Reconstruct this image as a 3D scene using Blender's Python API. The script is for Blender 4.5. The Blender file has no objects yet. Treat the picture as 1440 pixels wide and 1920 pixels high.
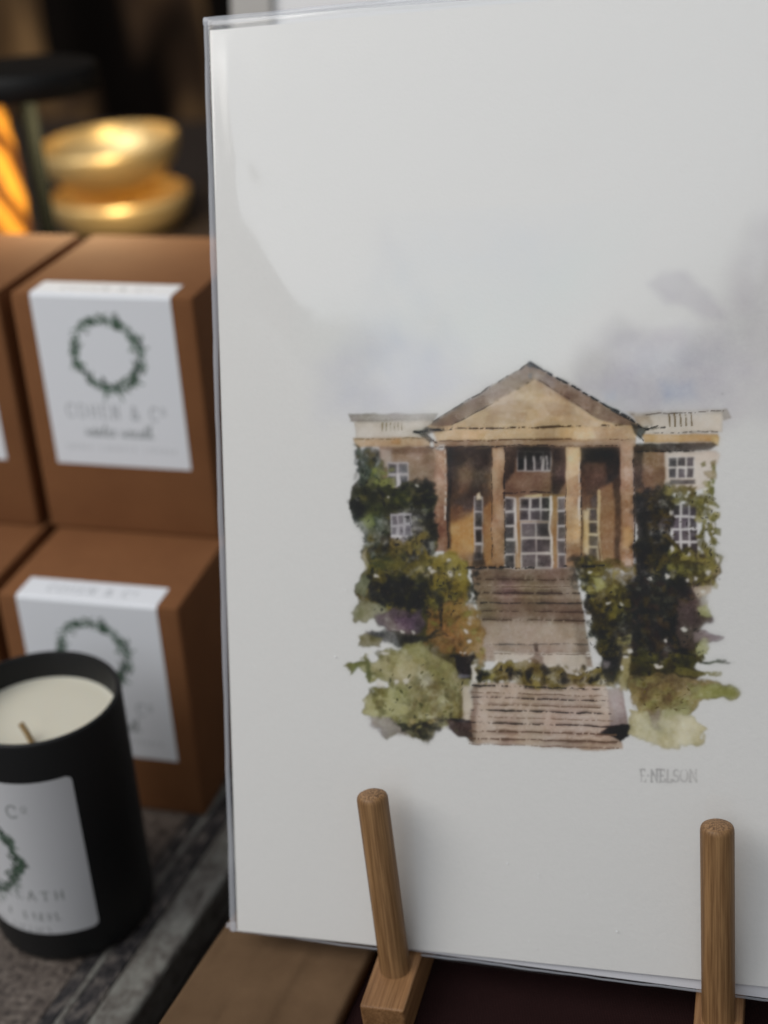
import bpy, bmesh, math, random
import numpy as np
from mathutils import Vector, Matrix

random.seed(7)
rng = np.random.default_rng(11)
SC = bpy.context.scene
COL = SC.collection
MM = 0.001
ZT = 412.0                       # camera height above the table, mm

# ------------------------------------------------------------------ camera
F_PX, PITCH, ROLL = 2600.0, 0.4772, -0.0545
ct, st = math.cos(PITCH), math.sin(PITCH)
cr, sr = math.cos(ROLL), math.sin(ROLL)
RC = np.array([[cr, -sr, 0], [sr, cr, 0], [0, 0, 1.0]]) @ np.array([[1.0, 0, 0], [0, -st, -ct], [0, ct, -st]])


def ray(x, y):
    d = RC.T @ np.array([x - 720.0, y - 960.0, F_PX])
    return d / np.linalg.norm(d)


def at_depth(x, y, dep):         # a point of the place, mm from the lens
    return RC.T @ np.array([(x - 720.0) / F_PX * dep, (y - 960.0) / F_PX * dep, dep])


def hit_z(x, y, z):
    d = ray(x, y)
    return d * (z / d[2])


def V(p):                        # mm (lens at origin) -> scene metres
    return Vector((p[0] * MM, p[1] * MM, (p[2] + ZT) * MM))


cam = bpy.data.cameras.new('camera')
cam.sensor_fit = 'VERTICAL'
cam.sensor_height = 17.3
cam.lens = F_PX / 1920 * 17.3
cam.clip_start, cam.clip_end = 0.01, 60
cam.dof.use_dof = True
cam.dof.focus_distance = 0.417
cam.dof.aperture_fstop = 2.65
camo = bpy.data.objects.new('camera', cam)
COL.objects.link(camo)
camo.matrix_world = Matrix((
    (RC[0, 0], -RC[1, 0], -RC[2, 0], 0), (RC[0, 1], -RC[1, 1], -RC[2, 1], 0),
    (RC[0, 2], -RC[1, 2], -RC[2, 2], ZT * MM), (0, 0, 0, 1)))
SC.camera = camo


# ------------------------------------------------------------------ helpers
def s2l(c):
    c = np.asarray(c, float) / 255.0
    return np.where(c <= 0.04045, c / 12.92, ((c + 0.055) / 1.055) ** 2.4)


def empty(name, loc, label, cat, group=None, rot=None):
    o = bpy.data.objects.new(name, None)
    o.empty_display_size = 0.02
    COL.objects.link(o)
    o.location = loc
    if rot is not None:
        o.rotation_euler = rot
    tag(o, label, cat, group)
    return o


def tag(o, label, cat=None, group=None, kind=None):
    o['label'] = label
    if cat:
        o['category'] = cat
    if group:
        o['group'] = group
    if kind:
        o['kind'] = kind
    return o


def link(name, me, mat, parent=None, smooth=False):
    o = bpy.data.objects.new(name, me)
    COL.objects.link(o)
    if mat:
        me.materials.append(mat)
    if parent:
        o.parent = parent
    if smooth:
        me.polygons.foreach_set('use_smooth', [True] * len(me.polygons))
    return o


def bm_obj(name, bm, mat, parent=None, smooth=False):
    me = bpy.data.meshes.new(name)
    bmesh.ops.recalc_face_normals(bm, faces=bm.faces)
    bm.to_mesh(me)
    bm.free()
    o = link(name, me, mat, parent, smooth)
    if smooth:
        try:
            me.set_sharp_from_angle(angle=math.radians(40))
        except Exception:
            pass
    return o


def box_bm(sx, sy, sz, center=(0, 0, 0), bev=0.0, seg=3):
    bm = bmesh.new()
    bmesh.ops.create_cube(bm, size=1)
    for v in bm.verts:
        v.co = Vector((v.co.x * sx + center[0], v.co.y * sy + center[1], v.co.z * sz + center[2]))
    if bev:
        bmesh.ops.bevel(bm, geom=list(bm.edges), offset=bev, segments=seg, affect='EDGES', profile=0.5)
    return bm


def lathe_bm(prof, n=96):
    bm = bmesh.new()
    rings = []
    for r, z in prof:
        if r < 1e-7:
            rings.append([bm.verts.new((0, 0, z))])
        else:
            rings.append([bm.verts.new((r * math.cos(2 * math.pi * i / n), r * math.sin(2 * math.pi * i / n), z)) for i in range(n)])
    for a, b in zip(rings, rings[1:]):
        for i in range(n):
            j = (i + 1) % n
            if len(a) == 1 and len(b) == 1:
                continue
            if len(a) == 1:
                bm.faces.new((a[0], b[j], b[i]))
            elif len(b) == 1:
                bm.faces.new((a[i], a[j], b[0]))
            else:
                bm.faces.new((a[i], a[j], b[j], b[i]))
    return bm


def tube_bm(pts, rad, n=12, cap=True):
    bm = bmesh.new()
    rings = []
    pts = [Vector(p) for p in pts]
    for k, p in enumerate(pts):
        t = (pts[min(k + 1, len(pts) - 1)] - pts[max(k - 1, 0)]).normalized()
        a = t.orthogonal().normalized() if abs(t.z) > 0.999 else t.cross(Vector((0, 0, 1))).normalized()
        b = t.cross(a)
        r = rad[k] if isinstance(rad, (list, tuple)) else rad
        rings.append([bm.verts.new(p + a * r * math.cos(2 * math.pi * i / n) + b * r * math.sin(2 * math.pi * i / n)) for i in range(n)])
    for a, b in zip(rings, rings[1:]):
        for i in range(n):
            bm.faces.new((a[i], a[(i + 1) % n], b[(i + 1) % n], b[i]))
    if cap:
        bm.faces.new(rings[0])
        bm.faces.new(rings[-1])
    return bm


def sheet_mesh(name, P, colors=None):
    """P: (H,W,3) metres, quad sheet; colors (H,W,3) linear pigment factors."""
    H, W = P.shape[:2]
    idx = np.arange(H * W).reshape(H, W)
    q = np.stack([idx[:-1, :-1], idx[:-1, 1:], idx[1:, 1:], idx[1:, :-1]], -1).reshape(-1, 4)
    me = bpy.data.meshes.new(name)
    me.vertices.add(H * W)
    me.vertices.foreach_set('co', np.ascontiguousarray(P, np.float32).ravel())
    me.loops.add(q.size)
    me.loops.foreach_set('vertex_index', q.astype(np.int32).ravel())
    me.polygons.add(len(q))
    me.polygons.foreach_set('loop_start', np.arange(0, q.size, 4, dtype=np.int32))
    me.update(calc_edges=True)
    me.polygons.foreach_set('use_smooth', np.ones(len(q), bool))
    if colors is not None:
        at = me.color_attributes.new('pigment', 'FLOAT_COLOR', 'POINT')
        c = np.ones((H * W, 4), np.float32)
        c[:, :3] = np.clip(colors, 0, 1).reshape(-1, 3)
        at.data.foreach_set('color', c.ravel())
    me.validate()
    return me


# ------------------------------------------------------------------ materials
def mat(name, color=(0.5, 0.5, 0.5), rough=0.6, metal=0.0, spec=0.5):
    m = bpy.data.materials.new(name)
    m.use_nodes = True
    b = m.node_tree.nodes['Principled BSDF']
    b.inputs['Base Color'].default_value = (*color, 1)
    b.inputs['Roughness'].default_value = rough
    b.inputs['Metallic'].default_value = metal
    b.inputs['Specular IOR Level'].default_value = spec
    return m


def nodes(m):
    return m.node_tree.nodes, m.node_tree.links, m.node_tree.nodes['Principled BSDF']


def texco(m, scale=(1, 1, 1), rot=(0, 0, 0), kind='Object'):
    N, L, B = nodes(m)
    t = N.new('ShaderNodeTexCoord')
    mp = N.new('ShaderNodeMapping')
    mp.inputs['Scale'].default_value = scale
    mp.inputs['Rotation'].default_value = rot
    L.new(t.outputs[kind], mp.inputs['Vector'])
    return mp.outputs['Vector']


def noise(m, vec, scale, detail=6, rough=0.6, dist=0.0):
    N, L, B = nodes(m)
    n = N.new('ShaderNodeTexNoise')
    n.inputs['Scale'].default_value = scale
    n.inputs['Detail'].default_value = detail
    n.inputs['Roughness'].default_value = rough
    n.inputs['Distortion'].default_value = dist
    L.new(vec, n.inputs['Vector'])
    return n.outputs['Fac']


def ramp(m, fac, stops):
    N, L, B = nodes(m)
    r = N.new('ShaderNodeValToRGB')
    e = r.color_ramp.elements
    while len(e) < len(stops):
        e.new(0.5)
    for el, (p, c) in zip(e, stops):
        el.position = p
        el.color = (*c, 1)
    L.new(fac, r.inputs['Fac'])
    return r.outputs['Color']


def mixc(m, fac, a, b, mode='MIX'):
    N, L, B = nodes(m)
    x = N.new('ShaderNodeMix')
    x.data_type = 'RGBA'
    x.blend_type = mode
    for sock, val in ((x.inputs['Factor'], fac), (x.inputs[6], a), (x.inputs[7], b)):
        if hasattr(val, 'links') or hasattr(val, 'is_linked'):
            L.new(val, sock)
        elif isinstance(val, (int, float)):
            sock.default_value = val
        else:
            sock.default_value = (*val, 1)
    return x.outputs[2]


def bump(m, h, strength=0.2, dist=0.001):
    N, L, B = nodes(m)
    b = N.new('ShaderNodeBump')
    b.inputs['Strength'].default_value = strength
    b.inputs['Distance'].default_value = dist
    L.new(h, b.inputs['Height'])
    L.new(b.outputs['Normal'], B.inputs['Normal'])


PAPER = (0.80, 0.782, 0.755)


def paper_mat(name, pigment, base=PAPER, grain=0.16):
    m = mat(name, base, 0.75, spec=0.2)
    N, L, B = nodes(m)
    v = texco(m)
    n1 = noise(m, v, 900, 4, 0.6)
    n2 = noise(m, v, 350, 3, 0.5)
    c = ramp(m, n1, [(0.3, tuple(x * 0.975 for x in base)), (0.7, base)])
    if pigment:
        a = N.new('ShaderNodeVertexColor')
        a.layer_name = 'pigment'
        c = mixc(m, 1.0, c, a.outputs['Color'], 'MULTIPLY')
    L.new(c, B.inputs['Base Color'])
    s = N.new('ShaderNodeMath')
    s.operation = 'ADD'
    L.new(n1, s.inputs[0])
    L.new(n2, s.inputs[1])
    bump(m, s.outputs[0], grain, 0.0004)
    return m


M = {}
M['paper'] = paper_mat('watercolour_paper', True)
M['board'] = mat('white_backing_board', (0.72, 0.71, 0.74), 0.7)
M['label'] = paper_mat('label_paper', True, (0.76, 0.775, 0.81), 0.05)

M['jar_label'] = paper_mat('shaded_label_paper', True, (0.55, 0.55, 0.565), 0.05)  # white label paper darkened, the dimmer light on the jar put into its colour
m = M['kraft'] = mat('kraft_cardboard', (0.19, 0.09, 0.042), 0.85, spec=0.12)
N, L, B = nodes(m)
v = texco(m)
n1 = noise(m, v, 35, 5, 0.6)
n2 = noise(m, texco(m, (1, 1, 6)), 900, 3, 0.7)
c = ramp(m, n1, [(0.3, (0.188, 0.080, 0.034)), (0.7, (0.225, 0.099, 0.042))])
c = mixc(m, 0.35, c, ramp(m, n2, [(0.35, (0.6, 0.55, 0.5)), (0.65, (1.05, 1.05, 1.05))]), 'MULTIPLY')
L.new(c, B.inputs['Base Color'])
bump(m, n2, 0.12, 0.0003)


def wood_mat(name, dark, light, axis=2, scale=1.0, rough=0.5):
    m = mat(name, light, rough, spec=0.35)
    N, L, B = nodes(m)
    sc = [1500 * scale] * 3
    sc[axis] = 35 * scale
    v = texco(m, tuple(sc))
    n1 = noise(m, v, 1.0, 4, 0.65, 0.3)
    sc2 = [260 * scale] * 3
    sc2[axis] = 9 * scale
    n2 = noise(m, texco(m, tuple(sc2)), 1.0, 3, 0.5, 0.6)
    c = ramp(m, n1, [(0.36, dark), (0.62, light)])
    c = mixc(m, 0.6, c, ramp(m, n2, [(0.35, (0.62, 0.58, 0.53)), (0.6, (1.06, 1.06, 1.06))]), 'MULTIPLY')
    L.new(c, B.inputs['Base Color'])
    bump(m, n1, 0.15, 0.0003)
    return m


M['bamboo'] = wood_mat('bamboo_peg', (0.15, 0.074, 0.029), (0.30, 0.168, 0.072), 2)
M['bamboo_rail'] = wood_mat('bamboo_rail', (0.19, 0.09, 0.036), (0.31, 0.165, 0.072), 1)
m = M['end_grain'] = mat('peg_end_grain', (0.4, 0.25, 0.13), 0.7)
N, L, B = nodes(m)
n1 = noise(m, texco(m), 1800, 2, 0.6)
L.new(ramp(m, n1, [(0.40, (0.10, 0.05, 0.022)), (0.55, (0.31, 0.175, 0.082))]), B.inputs['Base Color'])
bump(m, n1, 0.3, 0.0003)

M['jar'] = mat('matt_black_glass', (0.0065, 0.0065, 0.007), 0.55, spec=0.35)
M['wax'] = mat('ivory_wax', (0.64, 0.605, 0.50), 0.45, spec=0.4)
N, L, B = nodes(M['wax'])
B.inputs['Subsurface Weight'].default_value = 0.25
B.inputs['Subsurface Radius'].default_value = (0.004, 0.003, 0.002)
B.inputs['Subsurface Scale'].default_value = 1.0
bump(M['wax'], noise(M['wax'], texco(M['wax']), 90, 3), 0.15, 0.001)
M['wick'] = mat('cotton_wick', (0.33, 0.22, 0.10), 0.9)
M['gold'] = mat('brushed_gold', (0.74, 0.56, 0.28), 0.42, metal=0.75)
N, L, B = nodes(M['gold'])
bump(M['gold'], noise(M['gold'], texco(M['gold']), 120, 4), 0.25, 0.001)
M['black_metal'] = mat('black_painted_metal', (0.004, 0.004, 0.004), 0.6, spec=0.2)
M['grey_metal'] = mat('dark_grey_green_metal', (0.0030, 0.0034, 0.0030), 0.95, spec=0.0)

m = M['stone'] = mat('speckled_stone', (0.2, 0.17, 0.15), 0.5)
N, L, B = nodes(m)
v = texco(m)
n1 = noise(m, v, 420, 4, 0.65)
n2 = noise(m, v, 150, 5, 0.6)
c = ramp(m, n1, [(0.34, (0.025, 0.020, 0.018)), (0.47, (0.10, 0.08, 0.068)), (0.6, (0.16, 0.135, 0.115)), (0.75, (0.22, 0.195, 0.175))])
c = mixc(m, 0.55, c, ramp(m, n2, [(0.35, (0.33, 0.27, 0.25)), (0.62, (1.05, 1.02, 1.0))]), 'MULTIPLY')
L.new(c, B.inputs['Base Color'])
bump(m, n1, 0.25, 0.0006)

m = M['band'] = mat('black_veined_band', (0.02, 0.02, 0.02), 0.5)
N, L, B = nodes(m)
n1 = noise(m, texco(m, (130, 240, 240)), 1.0, 9, 0.8, 0.8)
L.new(ramp(m, n1, [(0.42, (0.010, 0.009, 0.010)), (0.50, (0.028, 0.025, 0.027)), (0.59, (0.14, 0.12, 0.105))]), B.inputs['Base Color'])
m = M['edge'] = mat('pale_stone_edge', (0.2, 0.2, 0.18), 0.35)
N, L, B = nodes(m)
n1 = noise(m, texco(m, (120, 170, 170)), 1.0, 9, 0.8, 0.6)
L.new(ramp(m, n1, [(0.36, (0.035, 0.03, 0.028)), (0.47, (0.135, 0.122, 0.108)), (0.56, (0.19, 0.187, 0.168)), (0.7, (0.26, 0.24, 0.215))]), B.inputs['Base Color'])


def cloth_mat(name, a, b, sc=900, rot=0.0, bs=0.35):
    m = mat(name, b, 0.9, spec=0.1)
    N, L, B = nodes(m)
    w = []
    for axis in ('X', 'Y'):
        wv = N.new('ShaderNodeTexWave')
        wv.wave_type = 'BANDS'
        wv.bands_direction = axis
        wv.inputs['Scale'].default_value = sc / 6.28
        wv.inputs['Distortion'].default_value = 1.2
        wv.inputs['Detail'].default_value = 2
        L.new(texco(m, rot=(0, 0, rot)), wv.inputs['Vector'])
        w.append(wv.outputs['Fac'])
    mx = N.new('ShaderNodeMath')
    mx.operation = 'MULTIPLY'
    L.new(w[0], mx.inputs[0])
    L.new(w[1], mx.inputs[1])
    n = noise(m, texco(m), 60, 5, 0.6)
    c = ramp(m, mx.outputs[0], [(0.0, a), (0.6, b)])
    c = mixc(m, 0.5, c, ramp(m, n, [(0.3, (0.65, 0.62, 0.6)), (0.7, (1.1, 1.1, 1.1))]), 'MULTIPLY')
    L.new(c, B.inputs['Base Color'])
    bump(m, mx.outputs[0], bs, 0.0005)
    return m


M['burgundy'] = cloth_mat('burgundy_cloth', (0.014, 0.005, 0.005), (0.024, 0.009, 0.009), 2200)
M['brown_cloth'] = cloth_mat('brown_linen', (0.115, 0.070, 0.038), (0.158, 0.096, 0.054), 2600, -0.27, 0.15)
m = M['curtain'] = mat('brown_hessian', (0.04, 0.026, 0.016), 0.95, spec=0.05)
N, L, B = nodes(m)
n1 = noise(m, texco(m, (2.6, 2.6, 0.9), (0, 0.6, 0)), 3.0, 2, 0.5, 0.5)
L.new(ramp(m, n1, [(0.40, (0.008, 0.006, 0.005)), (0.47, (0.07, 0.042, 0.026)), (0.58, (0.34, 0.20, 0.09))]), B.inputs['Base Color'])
m = M['raffia'] = mat('amber_raffia', (0.55, 0.25, 0.03), 0.6)
N, L, B = nodes(m)
wv = N.new('ShaderNodeTexWave')
wv.bands_direction = 'DIAGONAL'
wv.inputs['Scale'].default_value = 16
wv.inputs['Distortion'].default_value = 4
L.new(texco(m), wv.inputs['Vector'])
L.new(ramp(m, wv.outputs['Fac'], [(0.15, (0.14, 0.045, 0.006)), (0.6, (0.80, 0.36, 0.045))]), B.inputs['Base Color'])
bump(m, wv.outputs['Fac'], 0.6, 0.004)
M['table'] = mat('dark_table_wood', (0.03, 0.02, 0.015), 0.7)
M['greige'] = mat('greige_frame_paint', (0.40, 0.385, 0.36), 0.5)
M['white_mount'] = paper_mat('white_mount_card', False, (0.80, 0.80, 0.80))

# clear sleeve: thin film, both faces reflect
m = bpy.data.materials.new('clear_sleeve_film')
m.use_nodes = True
N, L = m.node_tree.nodes, m.node_tree.links
N.remove(N['Principled BSDF'])
tr = N.new('ShaderNodeBsdfTransparent')
tr.inputs['Color'].default_value = (0.965, 0.968, 0.97, 1)
gl = N.new('ShaderNodeBsdfGlossy')
gl.inputs['Roughness'].default_value = 0.12
ge = N.new('ShaderNodeNewGeometry')
dp = N.new('ShaderNodeVectorMath')
dp.operation = 'DOT_PRODUCT'
L.new(ge.outputs['Normal'], dp.inputs[0])
L.new(ge.outputs['Incoming'], dp.inputs[1])


def math_node(op, a, b=None):
    x = N.new('ShaderNodeMath')
    x.operation = op
    for k_, q_ in enumerate((a, b)):
        if q_ is None:
            continue
        if isinstance(q_, (int, float)):
            x.inputs[k_].default_value = q_
        else:
            L.new(q_, x.inputs[k_])
    return x.outputs[0]


# two air/film faces, the same from either side (Schlick)
om = math_node('SUBTRACT', 1.0, math_node('ABSOLUTE', dp.outputs['Value']))
fac = math_node('ADD', 0.062, math_node('MULTIPLY', math_node('POWER', om, 5.0), 0.85))
mx = N.new('ShaderNodeMixShader')
L.new(fac, mx.inputs[0])
L.new(tr.outputs[0], mx.inputs[1])
L.new(gl.outputs[0], mx.inputs[2])
L.new(mx.outputs[0], N['Material Output'].inputs['Surface'])
M['film'] = m
m = bpy.data.materials.new('welded_film_seam')
m.use_nodes = True
N, L = m.node_tree.nodes, m.node_tree.links
B = N['Principled BSDF']
B.inputs['Base Color'].default_value = (0.72, 0.74, 0.80, 1)
B.inputs['Roughness'].default_value = 0.2
tr = N.new('ShaderNodeBsdfTransparent')
mx = N.new('ShaderNodeMixShader')
mx.inputs[0].default_value = 0.38
L.new(tr.outputs[0], mx.inputs[1])
L.new(B.outputs[0], mx.inputs[2])
L.new(mx.outputs[0], N['Material Output'].inputs['Surface'])
M['seam'] = m
M['dust'] = mat('pale_dust', (0.85, 0.85, 0.85), 0.9)


# ------------------------------------------------------------------ watercolour brush engine
def smooth(e0, e1, x):
    t = np.clip((x - e0) / (e1 - e0), 0, 1)
    return t * t * (3 - 2 * t)


def field(H, W, cell, seed, octs=4, gain=0.5):
    r = np.random.default_rng(seed)
    out = np.zeros((H, W))
    amp, tot = 1.0, 0.0
    for o in range(octs):
        c = max(cell / 2 ** o, 1.0)
        gh, gw = int(H / c) + 3, int(W / c) + 3
        g = r.standard_normal((gh, gw))
        y, x = np.arange(H) / c, np.arange(W) / c
        y0, x0 = y.astype(int), x.astype(int)
        fy, fx = y - y0, x - x0
        fy, fx = (fy * fy * (3 - 2 * fy))[:, None], (fx * fx * (3 - 2 * fx))[None, :]
        a, b = g[y0][:, x0], g[y0][:, x0 + 1]
        c2, d = g[y0 + 1][:, x0], g[y0 + 1][:, x0 + 1]
        out += amp * ((a * (1 - fx) + b * fx) * (1 - fy) + (c2 * (1 - fx) + d * fx) * fy)
        tot += amp * amp
        amp *= gain
    return out / math.sqrt(tot) * 1.4


class Canvas:
    """A sheet of paper; X,Y are drawing coordinates of each point, T the pigment factor."""

    def __init__(self, X, Y, to_idx, paper, cell=14, seed=1):
        self.X, self.Y, self.to_idx, self.paper = X, Y, to_idx, paper
        self.veil, self.wk, self.sv, self.grey = 0.0, 1.0, 0.35, 0.0
        H, W = X.shape
        self.T = np.ones((H, W, 3))
        self.n1, self.n2 = field(H, W, cell, seed), field(H, W, cell, seed + 1)
        self.n3 = field(H, W, cell * 1.6, seed + 2, 5, 0.65)
        self.n4 = field(H, W, 2.2, seed + 3, 2)

    def sl(self, x0, y0, x1, y1):
        r0, r1, c0, c1 = self.to_idx(x0, y0, x1, y1)
        H, W = self.X.shape
        r0, c0, r1, c1 = max(r0, 0), max(c0, 0), min(r1, H), min(c1, W)
        if r1 <= r0 or c1 <= c0:
            return None
        return (slice(r0, r1), slice(c0, c1))

    def rel(self, col, X, Y):
        p = self.paper(X, Y)
        col = np.asarray(col, float)
        col = col * (1 - self.grey) + col.mean() * self.grey
        return np.maximum(s2l(col) - self.veil, 0.004) / (p - self.veil)

    @staticmethod
    def segdist(pts, X, Y, closed):
        d = np.full(X.shape, 1e9)
        n = len(pts)
        for i in range(n if closed else n - 1):
            ax, ay = pts[i]
            bx, by = pts[(i + 1) % n]
            dx, dy = bx - ax, by - ay
            l2 = dx * dx + dy * dy + 1e-9
            t = np.clip(((X - ax) * dx + (Y - ay) * dy) / l2, 0, 1)
            d = np.minimum(d, (X - ax - t * dx) ** 2 + (Y - ay - t * dy) ** 2)
        return np.sqrt(d)

    @staticmethod
    def inside(pts, X, Y):
        ins = np.zeros(X.shape, bool)
        n = len(pts)
        for i in range(n):
            ax, ay = pts[i]
            bx, by = pts[(i + 1) % n]
            if ay == by:
                continue
            c = ((ay > Y) != (by > Y)) & (X < (bx - ax) * (Y - ay) / (by - ay) + ax)
            ins ^= c
        return ins

    def wash(self, pts, col, a=1.0, soft=2.0, wob=2.0, pool=0.2, pw=3.0, gran=0.12, col2=None, mul=False):
        pts = [tuple(map(float, p)) for p in pts]
        xs, ys = [p[0] for p in pts], [p[1] for p in pts]
        pad = soft + wob * 2 + 1
        s = self.sl(min(xs) - pad, min(ys) - pad, max(xs) + pad, max(ys) + pad)
        if s is None:
            return
        X0, Y0 = self.X[s], self.Y[s]
        X, Y = X0 + wob * self.wk * self.n1[s], Y0 + wob * self.wk * self.n2[s]
        d = self.segdist(pts, X, Y, True)
        d = np.where(self.inside(pts, X, Y), d, -d)
        m = smooth(-soft, soft, d) * np.clip(a * (1 + gran * np.minimum(0.5 * self.n3[s], 0.6) + 0.12 * gran * self.n4[s]), 0, 1)
        c = self.rel(col, X0, Y0)
        if col2 is not None:                     # two pigments run into each other down the shape
            g = np.clip((Y0 - min(ys)) / (max(ys) - min(ys) + 1e-6) + 0.22 * self.n3[s], 0, 1)[..., None]
            c = c * (1 - g) + self.rel(col2, X0, Y0) * g
        c = c * (1 - pool * np.exp(-(np.maximum(d, 0) / pw) ** 2))[..., None] * (1 - gran * 0.6 * self.n3[s])[..., None]
        m = m[..., None]
        t = self.T[s]
        self.T[s] = t * (1 - m + m * np.clip(c, 0, 1)) if mul else t * (1 - m) + np.clip(c, 0, 1.15) * m

    def stroke(self, pts, w, col, a=1.0, soft=0.8, wob=0.8, dry=0.0, taper=False):
        pts = [tuple(map(float, p)) for p in pts]
        xs, ys = [p[0] for p in pts], [p[1] for p in pts]
        pad = w + soft + wob * 2 + 1
        s = self.sl(min(xs) - pad, min(ys) - pad, max(xs) + pad, max(ys) + pad)
        if s is None:
            return
        X0, Y0 = self.X[s], self.Y[s]
        X, Y = X0 + wob * self.wk * self.n1[s], Y0 + wob * self.wk * self.n2[s]
        d = self.segdist(pts, X, Y, False)
        hw = w / 2 * (1 + self.sv * self.n3[s])
        m = smooth(soft, -soft, d - hw) * a
        if dry:
            m = m * smooth(-0.6, 0.5, self.n4[s] + 0.7 * self.n3[s] + 1.2 - 2.0 * dry)
        m = m[..., None]
        self.T[s] = self.T[s] * (1 - m) + self.rel(col, X0, Y0) * m

    def dabs(self, poly, n, pal, size=(4, 10), asp=(0.35, 0.8), ang=None, a=(0.6, 1.0), soft=2.2, wob=1.5, pool=0.2, seed=0):
        r = np.random.default_rng(seed)
        xs, ys = [p[0] for p in poly], [p[1] for p in poly]
        px = r.uniform(min(xs), max(xs), n * 6)
        py = r.uniform(min(ys), max(ys), n * 6)
        ok = self.inside(poly, px, py)
        px, py = px[ok][:n], py[ok][:n]
        for x, y in zip(px, py):
            L_ = r.uniform(*size)
            w = L_ * r.uniform(*asp)
            th = r.uniform(0, math.pi) if ang is None else r.normal(ang[0], ang[1])
            k = r.integers(5, 8)
            P = []
            for i in range(k):
                f = 2 * math.pi * i / k
                rr = r.uniform(0.7, 1.2)
                u, v_ = L_ * math.cos(f) * rr, w * math.sin(f) * rr
                P.append((x + u * math.cos(th) - v_ * math.sin(th), y + u * math.sin(th) + v_ * math.cos(th)))
            c = np.array(pal[r.integers(len(pal))], float) * r.uniform(0.9, 1.1)
            self.wash(P, np.clip(c, 8, 225), r.uniform(*a), soft, wob, pool, 2.0, 0.1)

    def panes(self, x0, y0, x1, y1, nc, nr, frame, pane, bar=2.2, seed=0, skew=0.0, a=0.95):
        r = np.random.default_rng(seed)
        self.wash([(x0, y0), (x1, y0 + skew), (x1, y1 + skew), (x0, y1)], np.array(frame, float) * 0.92, 0.93, 1.2, 1.2, 0.0)
        w, h = (x1 - x0) / nc, (y1 - y0) / nr
        for i in range(nc):
            for j in range(nr):
                bar_ = bar * 0.72
                xa, ya = x0 + i * w + bar_ * r.uniform(0.2, 0.8), y0 + j * h + bar_ * r.uniform(0.3, 0.9)
                xb, yb = x0 + (i + 1) * w - bar_ * r.uniform(0.2, 0.8), y0 + (j + 1) * h - bar_ * r.uniform(0.3, 0.9)
                k = skew * (i + 0.5) / nc
                c = np.array(pane, float) * r.uniform(0.7, 1.15)
                self.wash([(xa, ya + k), (xb, ya + k + r.uniform(-1, 1)), (xb + r.uniform(-1, 1), yb + k), (xa, yb + k)],
                          c, a, 1.5, 0.8, 0.0, 2, 0.12)


# hand-drawn capitals (unit height, y down); the bool marks a thick stem
def arc(cx, cy, rx, ry, a0, a1, n=10):
    return [(cx + rx * math.cos(math.radians(a0 + (a1 - a0) * i / n)), cy + ry * math.sin(math.radians(a0 + (a1 - a0) * i / n))) for i in range(n + 1)]


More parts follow.
